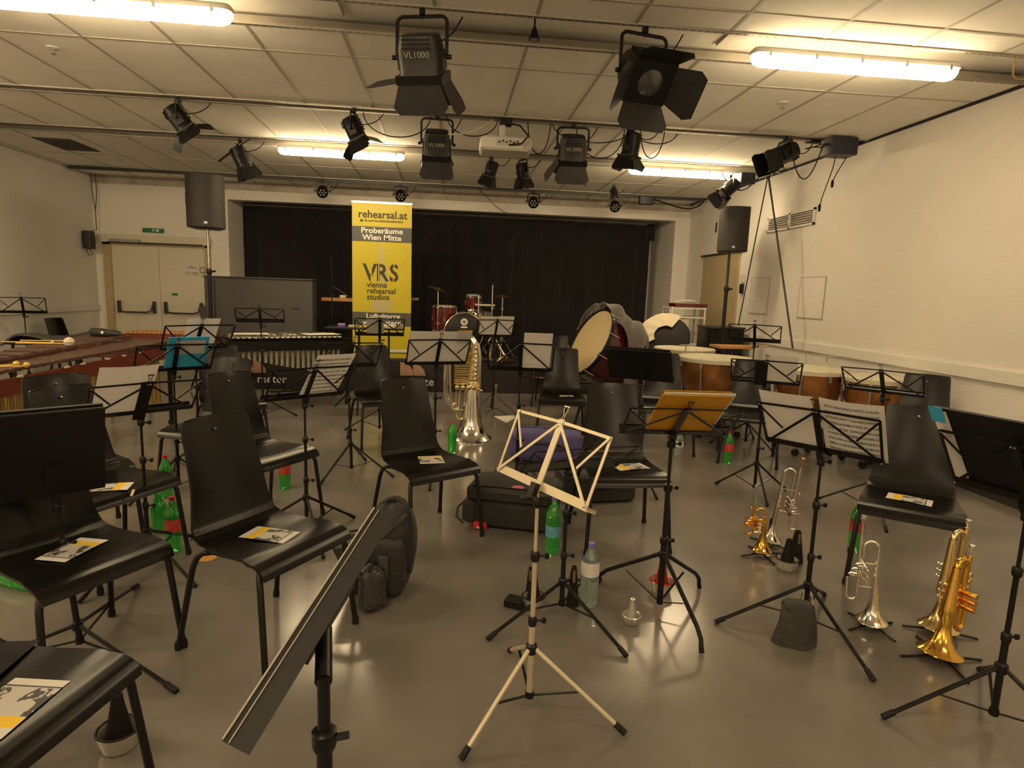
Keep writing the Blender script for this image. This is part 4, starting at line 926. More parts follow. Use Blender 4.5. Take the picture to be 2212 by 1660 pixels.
# blanket
up = Vector((0, 0, 1)); ax = -nb
rad = (up-ax*up.dot(ax)).normalized(); side = ax.cross(rad)
def blk(u, v):
    # u along shell axis (front to back and beyond), v around the shell
    a = -1.1+2.95*v; wv = .014*math.sin(u*17+v*9)+.024*math.sin(v*19+u*5)+.008*math.sin(v*41+u*9)
    s_ = -.05+.17*max(0, a)+(.62-.10*max(0, a))*u; rr = R_+.045+wv+.02*math.sin(u*5)
    p = cb+ax*s_+(rad*math.cos(a)+side*math.sin(a))*rr
    hang = max(0, abs(a)-.75); p = p+Vector((0, 0, -.35*hang*hang))
    if u < .15: p += rad*.06*math.sin(v*9)*(1-u/.15)
    if a > .5: p.z -= 0
    k = max(0, u-.72)/.28; p += Vector((0, 0, -.42*k*k))-ax*.14*k
    return p+Vector((0, 0, .05*math.exp(-((v-.5)/.12)**2)*math.exp(-((u-.12)/.2)**2)))
o = MB().grid(blk, 46, 46, .012).build('blanket', 'blanket'); tag(o, 'grey fringed blanket draped over the concert bass drum', 'blanket')
# timpani
def timp(x, y, r, label, z=.86, gauge=None, lid=True):
    t = thing('timpani', label, 'timpani', (x, y, 0), 0, 'copper timpani')
    prof = [(.10, z-.62)]+[(r*.98*math.sin(a) if a < 1.2 else r*(.93+.07*min(1, (a-1.2)/.37)), z-.02-.60*math.cos(a)*(r/.38)**.3) for a in [PI/2*k/14 for k in range(1, 14)]]+[(r, z-.02)]
    prof = [(max(.1, p[0]), p[1]) for p in prof]
    MB().lathe(prof, 40, cap=False).build('bowl', 'copper', t)
    MB().lathe([(r+.004, z-.03), (r+.02, z-.028), (r+.02, z-.008), (r+.004, z-.005)], 40, cap=False).build('hoop', 'chrome', t)
    MB().lathe([(r+.022, z-.035), (r+.028, z+.004), (r+.02, z+.014), (0, z+.02)], 40, cap=False).build('lid', 'cream', t)
    for k in range(8):
        lg = MB(); a = 2*PI*k/8; c, s_ = math.cos(a), math.sin(a); lg.box(((r+.012)*c, (r+.012)*s_, z-.06), (.02, .03, .07), rot(a, 'Z')).cyl(((r+.02)*c, (r+.02)*s_, z-.03), ((r+.02)*c, (r+.02)*s_, z+.02), .005, 6); lg.build('lug', 'steel', t, False)
    for k in range(4):
        a = PI/4+PI/2*k; c, s_ = math.cos(a), math.sin(a); MB().tube([((r+.02)*c, (r+.02)*s_, z-.1), ((r-.02)*c, (r-.02)*s_, z-.4), (.3*c, .3*s_, .16), ((r*.8)*c, (r*.8)*s_, .06)], .013, 8).build('strut', 'steel', t); MB().lathe([(.035, -.015), (.035, .015)], 14, (r*.8*c, r*.8*s_, .036), rot(PI/2, 'X')).build('castor', 'rubber', t)
    MB().lathe([(.22, .10), (.24, .13), (.10, .22), (.06, .26)], 24).build('base', 'black', t)
    if gauge is not None:
        a = gauge; c, s_ = math.cos(a), math.sin(a); MB().cyl(((r-.02)*c, (r-.02)*s_, z), ((r-.02)*c, (r-.02)*s_, z+.11), .008, 8).bar(((r-.02)*c-.09, (r-.02)*s_, z+.12), ((r-.02)*c+.09, (r-.02)*s_, z+.12), .03, .01).build('tuning_key', 'chrome', t)
    return t
timp(2.98, 6.50, .385, 'largest copper timpani with cream lid, nearest, in the right middle', gauge=2.3)
timp(3.06, 7.62, .36, 'second timpani, just behind the largest one, only its cream lid showing')
timp(3.62, 5.72, .32, 'third copper timpani between the page stand and the empty stand', gauge=.5, z=.85)
timp(4.00, 5.26, .27, 'smallest copper timpani nearest the right wall', z=.83)
# gong / wrapped frame, cart, box, board
gg = thing('covered_gong', 'round instrument half wrapped in cream cloth behind the timpani', 'gong', (3.05, 7.35, 0))
Rg = frame((-.35, -.75, .55)); cg = Vector((-.08, .75, .98))
MB().lathe([(0, .02), (.30, .015), (.33, 0), (.33, -.04)], 40, cg, Rg @ rot(-PI/2, 'X')).build('disc', 'blackm', gg)
def gc(u, v):
    a = -.5+2.6*u; r0 = .15+.22*v; w_ = .005*math.sin(a*9+v*3); p = Vector((math.cos(a)*r0, .02+.03*(1-v)+w_, math.sin(a)*r0)); return cg+Rg @ p
MB().grid(gc, 40, 10, .01).build('cream_cloth', 'cloth', gg)
MB().tube([(-.3, .9, .01), (-.1, .85, .7), (.2, .85, .75), (.35, .9, .01)], .015, 8).build('stand', 'black', gg)
ct = thing('equipment_cart', 'pale metal shelf cart in the rear right corner', 'cart', (3.68, 9.3, 0))
for X in (-.26, .26):
    for Y_ in (-.2, .2): MB().cyl((X, Y_, .02), (X, Y_, 1.38), .014, 8).build('post', 'white', ct)
for z in (1.36, 1.22, .8): MB().box((0, 0, z), (.56, .42, .025), bev=.005).build('shelf', 'white', ct)
MB().box((-.12, -.02, 1.02), (.28, .36, .36), bev=.01).build('drawer_box', 'cloth', ct)
o = MB().box((0, 0, 0), (.52, .3, .06), bev=.02).build('folded_red_case', 'redsh'); o.location = (3.72, 9.25, 1.405); tag(o, 'dark red case lying on top of the pale cart', 'case')
o = MB().tube([(-.2, 0, 0), (-.1, .02, .03), (0, 0, .035), (.1, -.02, .03), (.15, 0, 0)], .012, 6).build('cable_coil', 'white'); o.location = (3.70, 9.22, 1.445); tag(o, 'pale rope bundle on the red case', 'cable')
bx = thing('flight_case', 'black box standing behind the timpani near the right wall', 'box', (3.98, 8.60, 0)); MB().box((0, 0, .55), (.50, .5, 1.1), bev=.02).build('body', 'black', bx); MB().box((0, 0, 1.11), (.52, .52, .03), bev=.01).build('lid', 'dgrey', bx)
tb = thing('percussion_table', 'small stand with orange board beside the gong', 'table', (3.38, 6.98, 0))
MB().box((0, 0, .955), (.42, .3, .03), bev=.005).build('board', 'wood', tb); MB().cyl((0, 0, 0), (0, 0, .94), .02, 10).build('pole', 'black', tb); MB().lathe([(.2, 0), (.2, .015), (.03, .04)], 20).build('base', 'black', tb)
o = MB().tube([(-.18, 0, 0), (.17, .02, 0)], .006, 8).tube([(.17, .02, 0), (.2, .022, 0)], .012, 8).build('timpani_mallet', 'yel'); o.location = (3.60, 6.88, .98); o.rotation_euler = (0, 0, 0); tag(o, 'thin pale mallet sticking out from the orange board', 'mallet')

# marimba: long axis along Y, wide end far
mr = thing('marimba', 'long marimba with brown bars and gold tubes at the left', 'marimba', (-2.78, 4.0, 0))
LM = 2.65
mrl = MB(); mrl.b2(-.03, .0, 0, LM, .74, .85); mrl.build('front_rail', 'padauk', mr, False)
farx = lambda y: -(.50+.52*y/LM)
MB().poly([(farx(0), 0, .74), (farx(0)-.03, 0, .74), (farx(LM)-.03, LM, .74), (farx(LM), LM, .74)], (0, 0, .11)).build('rear_rail', 'padauk', mr, False)
MB().box((-.22, -.05, .79), (.52, .12, .17), bev=.01).build('end_block', 'padauk', mr); MB().box((-.5, LM+.05, .79), (1.1, .12, .17), bev=.01).build('end_block', 'padauk', mr)
for k in range(30):
    y = .06+k*(LM-.08)/30; f = y/LM; wd = (LM-.08)/30*.90; L2 = (.20+.22*f); 
    b = MB(); b.grid(lambda u, v: (-.035-L2*u, y+wd*v, .885-.006*abs(2*v-1)**3), 4, 4, .022); b.build('bar', 'rose', mr)
for k in range(29):
    if k % 7 in (2, 6): continue
    y = .06+(k+.6)*(LM-.08)/30; f = y/LM; wd = (LM-.08)/30*.80; L2 = (.20+.2*f); x0 = -(.035+.20+.22*f)+.02
    b = MB(); b.grid(lambda u, v: (x0-L2*u, y+wd*v, .925-.006*abs(2*v-1)**3), 4, 4, .022); b.build('bar', 'rose', mr)
for k in range(27):
    y = .1+k*(LM-.15)/27; f = y/LM; ln = .12+.42*f**1.2; x0 = -.09-.1*f
    MB().cyl((x0, y, .72), (x0, y, .72-ln), .030+.010*f, 14).build('resonator', 'gold', mr)
for y in (.02, LM-.02):
    for X in (-.1, farx(y)+.05): MB().cyl((X, y, .04), (X, y, .74), .022, 10).build('leg', 'black', mr); MB().lathe([(.035, -.012), (.035, .012)], 12, (X, y, .036), rot(PI/2, 'X')).build('castor', 'rubber', mr)
MB().b2(-.4, -.1, .0, .03, .2, .26).build('cross_bar', 'padauk', mr, False)
MB().b2(.0, .003, .55, .70, .77, .815).build('name_plate', 'yel', mr, False)
kn = MB()
for y in (.25, .75, .95, 1.3, 1.55, 1.85): kn.box((.004, y, .855), (.012, .05, .012))
kn.build('rail_clips', 'cloth', mr, False)
def mallet(x, y, z, deg, label, stick='yel', head='cloth', L2=.38, r=.022):
    t = thing('mallet', label, 'mallet', (x, y, z), math.radians(deg), 'mallets lying on the instruments')
    MB().cyl((-L2/2, 0, 0), (L2/2, 0, 0), .0045, 8).build('stick', stick, t); MB().lathe([(0, -r), (r*.7, -r*.7), (r, 0), (r*.7, r*.7), (0, r)], 14, (L2/2, 0, r*.4)).build('head', head, t)
mallet(-3.30, 5.35, .965, 8, 'mallet with large pale yarn head on the marimba', r=.04); mallet(-3.42, 5.6, .965, 12, 'yellow mallet stick furthest back on the marimba', r=.012); mallet(-3.48, 5.45, .962, 3, 'yellow mallet stick beside the pale headed mallet', r=.012)
mallet(-2.95, 4.25, .915, 20, 'yellow mallet at the near end of the marimba', r=.02, head='yel'); mallet(-3.05, 4.3, .912, 26, 'second yellow mallet at the near end of the marimba', r=.02, head='yel')
o = MB().tube([(-.14, 0, 0), (-.12, 0, 0), (.0, 0, 0), (.12, 0, -.005), (.2, .01, -.01)], [.03, .042, .04, .025, .008], 12).build('mallet_pouch', 'nylon'); o.location = (-3.35, 6.35, .985); o.rotation_euler = (0, 0, -.25); tag(o, 'black rolled mallet pouch with white emblem on the marimba', 'pouch')
MB().lathe([(.014, 0), (.014, .004)], 14, (.02, -.041, .005), rot(PI/2, 'X')).build('emblem', 'ltext', o)
# covering cloth beyond marimba & xylophone
xy = thing('xylophone', 'wooden xylophone with orange brown bars behind the blue folder', 'xylophone', (-3.42, 8.0, 0))
MB().box((0, 0, .82), (.95, .5, .08), bev=.01).build('frame', 'padauk', xy)
for k in range(18): MB().box((-.44+.052*k, -.02, .875), (.044, .40-.008*k, .022), bev=.004).build('bar', 'wood', xy)
for X in (-.4, .4):
    for Y_ in (-.2, .2): MB().cyl((X, Y_, 0), (X, Y_, .8), .02, 8).build('leg', 'black', xy)
cvx = MB().grid(lambda u, v: (-4.72+.75*u, 6.95+.95*v, .86+.04*math.sin(u*5+v*4)-.4*max(0, .2-u)), 14, 14, .02).build('dust_cover', 'piano'); tag(cvx, 'dark grey dust cover lying beyond the marimba', 'cover')
pt = thing('cover_table', 'low black table under the dust cover beyond the marimba', 'table', (-4.35, 7.4, 0)); MB().box((0, 0, .80), (.62, .85, .04)).build('top', 'black', pt)
for X in (-.28, .28):
    for Y_ in (-.38, .38): MB().cyl((X, Y_, 0), (X, Y_, .79), .015, 8).build('leg', 'black', pt)
# vibraphone
va = math.atan2(7.89-7.32, -1.35+2.50); vb = thing('vibraphone', 'silver vibraphone with metal bars and tubes left of the banner', 'vibraphone', (-2.50, 7.32, 0), va)
LV = 1.28
MB().b2(-.02, LV+.12, -.01, .03, .72, .83).build('front_rail', 'black', vb, False); MB().b2(-.02, LV+.12, .72, .76, .76, .83).build('rear_rail', 'black', vb, False)
MB().b2(-.05, -.02, -.01, .76, .74, .85).build('end_rail', 'black', vb, False); MB().b2(LV+.1, LV+.14, -.01, .76, .74, .85).build('end_rail', 'black', vb, False)
for k in range(21):
    x0 = .0+k*LV/21*1.03; f = k/21; L2 = .30+.12*f; MB().box((x0+.028, .02+L2/2, .875), (.046, L2, .014), bev=.004).build('bar', 'vbar', vb)
    MB().cyl((x0+.028, .10, .72), (x0+.028, .10, .66-.30*max(0, f-.05)**1.0-.02), .023, 14).build('resonator', 'vtube', vb)
for k in range(20):
    if k % 7 in (2, 6): continue
    x0 = .03+k*LV/21*1.03; f = k/21; L2 = .26+.1*f; MB().box((x0+.028, .36+L2/2, .885), (.045, L2, .014), bev=.004).build('bar', 'vbar', vb)
for X in (0, LV+.1):
    for Y_ in (.05, .68): MB().cyl((X, Y_, .04), (X, Y_, .74), .022, 10).build('leg', 'black', vb); MB().lathe([(.035, -.012), (.035, .012)], 12, (X, Y_, .036), rot(PI/2, 'X')).build('castor', 'rubber', vb)
MB().cyl((0, .3, .25), (LV+.1, .3, .25), .015, 8).build('cross_bar', 'black', vb); MB().box((.65, .15, .2), (.4, .05, .02)).build('pedal_bar', 'black', vb)
for u, v, r_, lb in ((.30, .42, -5, 'left page lying on the vibraphone bars'), (1.12, .30, 10, 'right page lying on the vibraphone bars')):
    p = Matrix.Translation((-2.50, 7.32, 0)) @ RZ(va) @ Vector((u, v, .897)); o = MB().box((0, 0, 0), (.40 if u < 1 else .44, .28, .002)).build('loose_page', 'card', None, False); o.location = p; o.rotation_euler = (0, 0, va+math.radians(r_)); tag(o, lb, 'paper')
# trap table
tt = thing('trap_table', 'narrow black table with small items in front of the banner', 'table', (-1.00, 7.6, 0))
MB().box((0, 0, 1.02), (.92, .34, .02), bev=.004).build('table_top', 'black', tt); MB().cyl((-.08, 0, .2), (-.08, 0, 1.0), .015, 10).build('pole', 'black', tt); MB().cyl((.28, 0, .0), (.28, 0, 1.0), .012, 10).build('pole', 'black', tt)
for k in range(3): a = .6+k*2*PI/3; MB().tube([(-.08, 0, .35), (-.08+.36*math.cos(a), .36*math.sin(a), .01)], .010, 8).build('leg', 'black', tt)
for X, col, d, lb in ((-.27, 'purple', (.09, .05, .045), 'small purple item on the trap table'), (-.14, 'cloth', (.10, .04, .03), 'pale block left on the trap table'), (.02, 'yel', (.16, .05, .025), 'yellowish wooden block on the trap table'), (.30, 'cloth', (.14, .05, .04), 'pale rounded block right on the trap table')):
    o = MB().box((0, 0, 0), d, bev=.015).build('percussion_block', col); o.location = (-1.0+X, 7.5, 1.03+d[2]/2); tag(o, lb, 'block')
# ================================================================ BRASS
def ubend(c, r, n=10, up=True, ax='x'):
    o = []
    for i in range(n+1):
        a = PI*i/n; u = -r*math.cos(a); v = r*math.sin(a)*(1 if up else -1); o.append((c[0]+(u if ax == 'x' else 0), c[1]+(u if ax == 'y' else 0), c[2]+v))
    return o
def peg_stand(x, y, label, n=4, a0=.3, r=.13):
    t = thing('trumpet_stand', label, 'instrument stand', (x, y, 0), 0, 'folding trumpet stands')
    MB().lathe([(.016, .0), (.016, .10), (.012, .16), (.0, .165)], 12, (0, 0, .012)).build('peg', 'blackm', t)
    for k in range(n):
        a = a0+2*PI*k/n; MB().tube([(0.012*math.cos(a), .012*math.sin(a), .018), (r*math.cos(a), r*math.sin(a), .006)], .0055, 8).build('leg', 'black', t)
    return t
def trumpet(name, label, x, y, m, H=.47, bell=.062, fat=1.0, rz=0, tilt=(0, 0), vsp=.028, hv=.24, mp=.10, msil='silver', z0=.035, lead=.075, cat='trumpet'):
    t = thing(name, label, cat, (x, y, z0)); t.rotation_euler = (tilt[0], tilt[1], rz)
    pr = [(bell, .002), (bell+.001, .0), (bell-.004, .004), (bell*.82, .013), (bell*.58, .032), (bell*.41, .062), (bell*.30, .10), (bell*.26, .13)]
    pr += [(.0155*fat+(.007*fat-.0155*fat)*(i/6)**.8, .16+(H-.03-.16)*i/6) for i in range(7)]
    MB().lathe(pr, 32, cap=False).build('bell', m, t)
    rb = .030*min(1.2, fat); tr = .0062*max(1, fat*.8)
    MB().tube([(0, 0, H-.035)]+ubend((rb, 0, H-.03), rb)+[(2*rb, 0, H-.04), (2*rb, 0, hv+.06)], tr*1.05, 10).build('bell_bow', m, t)
    # leadpipe, tuning slide
    MB().tube([(lead, 0, H+.02), (lead, 0, .13)]+[(p[0], p[1], p[2]) for p in ubend((lead+.022, 0, .115), .022, up=False)]+[(lead+.044, 0, .2)], tr*.95, 10).build('leadpipe', m, t)
    MB().lathe([(.0125, H+.02+mp), (.0135, H+.016+mp), (.012, H+.005+mp), (.006, H-.012+mp), (.0045, H-.03+mp), (.006, H-.05+mp), (.0045, H+.02)], 16, (lead, 0, 0)).build('mouthpiece', msil, t)
    for k in range(3):
        z = hv-vsp*1.1+vsp*k*1.05; xx = lead*.72
        v = MB().cyl((xx, -.062, z), (xx, .058, z), .0115, 14).cyl((xx, -.066, z), (xx, -.060, z), .013, 14).cyl((xx, .056, z), (xx, .062, z), .013, 14).build('valve', m, t)
        MB().cyl((xx, .062, z), (xx, .078, z), .003, 8).cyl((xx, .078, z), (xx, .081, z), .009, 12).build('finger_button', 'silver', v)
        MB().tube([(xx+.01, -.02+.012*k, z-.006), (xx+.05-.01*k, -.02+.012*k, z-.006), (xx+.055-.01*k, -.02+.012*k, z), (xx+.05-.01*k, -.02+.012*k, z+.006), (xx+.01, -.02+.012*k, z+.006)], .0045, 8).build('valve_slide', m, t)
    for z in (H*.42, H*.72): MB().cyl((0, 0, z), (lead, 0, z), .0025, 8).build('brace', m, t)
    br = MB(); br.tube([(p[0], p[1], p[2]) for p in ubend((lead+.02, 0, hv+.08), .014, ax='y')], .0025, 6, closed=True)
    br.build('finger_ring', m, t)
    return t
trumpet('trumpet', 'silver trumpet with gold tinted bell standing between chair and gold horns', 2.005, 2.475, 'silver', H=.385, rz=2.75, fat=1.0, bell=.068, tilt=(0, .02))
peg_stand(2.005, 2.475, 'black peg stand under the front silver trumpet', a0=.2)
trumpet('trumpet', 'silver trumpet standing behind the small gold piccolo trumpet', 2.02, 3.42, 'silver', H=.47, rz=-.35, fat=1, bell=.066, tilt=(0, .10), mp=.06, msil='brass', lead=.085)
peg_stand(2.02, 3.42, 'black peg stand under the rear silver trumpet', a0=.6)
trumpet('piccolo_trumpet', 'small gold piccolo trumpet standing on the floor', 1.885, 3.27, 'brass', H=.26, rz=2.9, fat=.85, bell=.058, hv=.17, mp=.12, lead=.065, vsp=.022)
peg_stand(1.885, 3.27, 'black peg stand under the piccolo trumpet', a0=.1)
trumpet('flugelhorn', 'front gold flugelhorn with wide bell near the right edge', 2.13, 2.215, 'brass', H=.405, rz=.35, fat=2.3, bell=.088, tilt=(-.02, .14), lead=.085, mp=.05, cat='flugelhorn')
peg_stand(2.14, 2.215, 'black peg stand under the front flugelhorn', a0=3.0, r=.17)
trumpet('flugelhorn', 'rear gold flugelhorn hidden behind the front one', 2.29, 2.41, 'brassy', H=.45, rz=.3, fat=2.3, bell=.084, tilt=(-.02, .08), lead=.09, mp=.04, cat='flugelhorn')
peg_stand(2.30, 2.41, 'black peg stand under the rear flugelhorn', a0=2.7, r=.15)
# tuba standing on its bell
tu = thing('tuba', 'silver and brass tuba standing on its bell in the centre', 'tuba', (.255, 6.15, 0))
MB().lathe([(.215, .004), (.22, .0), (.218, .012), (.185, .035), (.145, .08), (.118, .15), (.101, .24), (.089, .34), (.077, .45), (.064, .56), (.056, .60)], 40, (0, 0, 0), cap=False).build('bell', 'silver', tu)
MB().tube([(.0, 0, .59), (.015, 0, .75), (.028, .0, .88), (.02, 0, .97), (-.03, 0, 1.035), (-.11, 0, 1.055), (-.19, 0, 1.03), (-.245, 0, .96), (-.262, 0, .86), (-.268, 0, .65), (-.265, 0, .48), (-.24, 0, .38), (-.20, 0, .345), (-.16, 0, .36)], [.056, .053, .049, .046, .043, .041, .038, .036, .033, .030, .027, .024, .022, .021], 18).build('main_bow', 'silver', tu)
MB().tube([(.04, -.03, .98), (.062, -.03, .86), (.07, -.03, .66), (.075, -.03, .48), (.08, -.03, .30)], [.028, .026, .024, .02, .016], 14).build('inner_branch', 'silver', tu)
for k in range(9):
    z = .58+.045*k; w_ = .10-.002*k; y = -.055-.012*(k % 2)
    MB().tube([(-.18, y, z)]+[(-.18+.19*f, y-.012*math.sin(f*PI), z) for f in (.25, .5, .75)]+[(.02, y, z), (.032, y, z+.011), (.02, y, z+.022), (-.18, y, z+.022)], .0085, 8, closed=True).build('valve_slide', 'brassy', tu)
for k in range(4):
    MB().lathe([(.021, -.03), (.024, -.028), (.024, .028), (.021, .03)], 16, (-.15+.055*k, -.075, .545), rot(PI/2, 'X')).build('rotor', 'brassy', tu)
MB().tube([(-.235, -.04, .92), (-.225, -.05, .6), (-.215, -.05, .40), (-.19, -.05, .32), (-.15, -.05, .31), (-.125, -.05, .34), (-.12, -.05, .52)], .012, 10).build('lower_slide', 'silver', tu)
MB().tube([(-.16, -.03, .50), (-.16, -.03, .26), (-.14, -.03, .215), (-.10, -.03, .21), (-.075, -.03, .25), (-.07, -.03, .52)], .011, 10).tube([(-.15, -.03, .30), (-.08, -.03, .31)], .008, 8).build('lower_slide', 'brassy', tu)
MB().tube([(.0, -.09, .58), (.05, -.12, .545), (.10, -.13, .52)], [.006, .012, .004], 10).build('mouthpipe', 'brassy', tu)
lv = MB()
for k in range(4): lv.bar((-.15+.045*k, -.10, .55), (-.11+.04*k, -.11, .60), .014, .004)
lv.build('valve_levers', 'silver', tu, False)
hs = thing('instrument_stand', 'thin small chrome peg stand on the floor right of the tuba', 'instrument stand', (.60, 7.35, 0))
MB().cyl((0, 0, .05), (0, 0, .36), .008, 8).lathe([(.006, .34), (.018, .36), (.014, .39), (0, .40)], 12).build('pole', 'brassy', hs)
for k in range(3): a = .3+k*2*PI/3; MB().tube([(0, 0, .1), (.16*math.cos(a), .16*math.sin(a), .008)], .005, 6).build('leg', 'dgrey', hs)

# ================================================================ MUTES
def cup_mute(x, y, label, s=1, cone='blackm', cup='alu', rz=0, tilt=(0, 0), rim='rubber', nm='cup_mute'):
    t = thing(nm, label, 'mute', (x, y, 0)); t.rotation_euler = (*tilt, rz)
    MB().lathe([(.040*s, .0), (.046*s, .004), (.056*s, .045*s), (.058*s, .06*s), (.055*s, .06*s), (.043*s, .01*s), (0, .008*s)], 28, cap=False).build('cup', cup, t)
    MB().lathe([(.057*s, .056*s), (.062*s, .060*s), (.057*s, .065*s), (.053*s, .061*s)], 28, cap=False).build('rim', rim, t)
    MB().lathe([(.036*s, .01*s), (.034*s, .05*s), (.018*s, .14*s), (.0145*s, .165*s), (.010*s, .165*s), (.009*s, .14*s)], 20, cap=False).build('cone', cone, t)
    MB().lathe([(.0135*s, .165*s), (.0155*s, .167*s), (.0145*s, .170*s), (.010*s, .170*s)], 16, cap=False).build('mouth_ring', 'rubber' if cone != 'alu' else 'alu', t)
    return t
cup_mute(-1.035, 1.90, 'black cone cup mute with silver cup at bottom left on the floor', 1.1)
cup_mute(1.94, 3.09, 'black cone cup mute with silver cup in front of the small gold trumpet', 1.05)
cup_mute(.435, 2.73, 'cup mute hidden behind the champagne stand pole', .95, cup='alu')
cup_mute(.872, 2.56, 'small all silver mute alone on the open floor', .72, 'alu', 'alu', rim='alu', nm='plunger_mute')
cup_mute(1.12, 2.86, 'red metal mute under the yellow folder stand', 1.0, 'redm', 'alu', rim='redm')
def cone_mute(x, y, label, m, h=.17, r=.035, nm='cone_mute'):
    t = thing(nm, label, 'mute', (x, y, 0)); MB().lathe([(0, .001), (r, .001), (r*1.02, .01), (r*.72, h*.5), (r*.42, h*.93), (r*.42, h), (r*.25, h)], 24, cap=False).build('body', m, t)
    ck = MB()
    for k in range(3): a = 2*PI*k/3+.4; ck.box((r*.55*math.cos(a), r*.55*math.sin(a), h*.78), (.006, .012, h*.3), rot(a, 'Z') @ rot(-.12, 'Y'))
    ck.build('cork_strips', 'cork', t, False); return t
cone_mute(2.045, 3.18, 'black cone mute behind the cup mute by the small gold trumpet', 'blackm', .19, .042)
cone_mute(1.73, 2.56, 'cream cone mute under the large score stand', 'cream', .14, .045)
cone_mute(.63, 2.74, 'black cone mute behind the champagne stand, right of its pole', 'blackm', .20, .03)
cone_mute(.425, 2.80, 'tall slim black mute behind the champagne stand', 'blackm', .17, .022)

# ================================================================ BOTTLES
def bottle(x, y, label, pet='green_pet', cap='red', lab='rlabel', h=.30, r=.042, group=None, lay=None, lz=(.36, .60)):
    t = thing('drink_bottle', label, 'bottle', (x, y, 0), random.uniform(0, 3), group)
    if lay is not None: t.location = (x, y, r); t.rotation_euler = (PI/2, 0, lay)
    f = h/.30
    MB().lathe([(0, .012), (r*.45, .004), (r*.85, .0), (r, .02), (r*.93, .034), (r, .048), (r*.94, .062), (r, .076), (r, lz[0]*h-.004), (r*.965, lz[0]*h), (r*.965, lz[1]*h), (r, lz[1]*h+.006), (r*.94, .63*h), (r*1.0, .65*h), (r*.93, .67*h), (r*.99, .69*h), (r*.90, .72*h), (r*.86, .74*h), (r*.60, .83*h), (.0145, .915*h), (.0135, .925*h), (.0135, .955*h)], 24).build('body', pet, t)
    MB().lathe([(r*1.01, lz[0]*h), (r*1.01, lz[1]*h)], 24, cap=False).build('label', lab, t)
    MB().lathe([(.0155, .935*h), (.0158, .94*h), (.0155, h), (.0, h)], 16).build('cap', cap, t)
    return t
BG = 'green plastic bottles with red caps'
bottle(-1.95, 4.35, 'green bottle with red cap at the left, between chairs under the marimba tubes', group=BG)
bottle(-1.52, 3.45, 'green bottle with red label beside the left front chair leg', group=BG, h=.31)
bottle(-1.19, 4.54, 'green bottle with red label behind the left of centre chair seat', group=BG, h=.31)
bottle(.06, 5.60, 'green bottle with red cap on the floor left of the tuba bell', group=BG, lab='green_pet')
bottle(2.63, 5.30, 'green bottle with red label in front of the large timpani', group=BG)
bottle(2.545, 3.36, 'green bottle with red label under the right chair', group=BG, h=.31)
bottle(.635, 3.36, 'green bottle with blue label and purple cap behind the champagne stand', cap='purple', lab='blabel', h=.34, r=.045, lz=(.30, .50))
bottle(.71, 2.74, 'clear water bottle with purple cap and white label on the floor', pet='clear_pet', cap='purple', lab='card', h=.32, r=.044, lz=(.50, .72))
bottle(-2.16, 3.06, 'green bottle lying on the floor at the left edge of frame', lay=1.2, lab='green_pet')
bottle(-1.72, 3.72, 'crumpled pale green bottle beside the red capped one at left', cap='green_pet', lab='green_pet', h=.24)
bottle(2.25, 5.55, 'empty clear bottle without label under the yellow folder', pet='clear_pet', cap='white', lab='card', h=.24)
for c in bpy.data.objects:
    if c.get('label') == 'clear water bottle with purple cap and white label on the floor':
        a = MB().lathe([(.0449, .50*.32), (.0449, .72*.32)], 24, cap=False)
        text('GASTEINER', 'purple', .016, (0, -.0455, .19), c, ext=.0005)
o = MB().lathe([(0, .004), (.052, .003), (.055, 0)], 24).build('cork_coaster', 'orange'); o.location = (-1.30, 3.33, .002); tag(o, 'orange round disc on the floor behind the large left chair', 'coaster')

# ================================================================ BAGS
def blob(d, n=20, pw=.55, amp=.02, seed=1, flat=True):
    rnd = random.Random(seed); ph = [rnd.uniform(0, 6) for _ in range(6)]
    vs = []; fs = []; N = n
    for i in range(N+1):
        th = PI*i/N
        for j in range(2*N):
            a = 2*PI*j/(2*N); cx_, sy_, cz = math.sin(th)*math.cos(a), math.sin(th)*math.sin(a), math.cos(th)
            f = lambda v: math.copysign(abs(v)**pw, v)
            w_ = 1+amp*(math.sin(3*a+ph[0]+2*cz)+math.sin(5*th+ph[1])+.6*math.sin(9*a+ph[2]+7*cz)+.4*math.sin(14*cz+ph[3]+3*a))
            p = Vector((f(cx_)*d[0]/2*w_, f(sy_)*d[1]/2*w_, f(cz)*d[2]/2*w_))
            p.z = max(p.z, -d[2]/2); vs.append(p+Vector((0, 0, d[2]/2)))
    for i in range(N):
        for j in range(2*N): k = (j+1) % (2*N); fs.append((i*2*N+j, i*2*N+k, (i+1)*2*N+k, (i+1)*2*N+j))
    return MB().add(vs, fs)
pb = thing('duffel_bag', 'purple blue soft bag on the floor behind the champagne stand', 'bag', (.90, 5.35, 0), -.15)
blob((.68, .34, .30), 22, .55, .02, 3).build('body', 'bag', pb)
MB().tube([(-.25, -.16, .12), (-.1, -.19, .20), (.1, -.19, .20), (.25, -.16, .12)], .012, 6).build('strap', 'nylon', pb); MB().bar((-.26, 0, .302), (.26, 0, .302), .012, .004).build('zip', 'black', pb)
ic = thing('instrument_case', 'black soft instrument case with pink sticker behind the champagne stand', 'case', (.475, 3.85, 0), -.30); ic.scale = (1.18, 1.05, 1.05)
MB().box((0, 0, .085), (.46, .36, .17), bev=.05).build('lower_body', 'nylon', ic); MB().box((-.01, .01, .21), (.50, .38, .09), bev=.05).build('upper_body', 'nylon', ic)
MB().b2(-.22, .22, -.155, -.14, .253, .262).build('flap_seam', 'black', ic, False); MB().lathe([(.034, 0), (.034, .003)], 24, (.02, -.11, .256)).build('round_sticker', 'pink', ic)
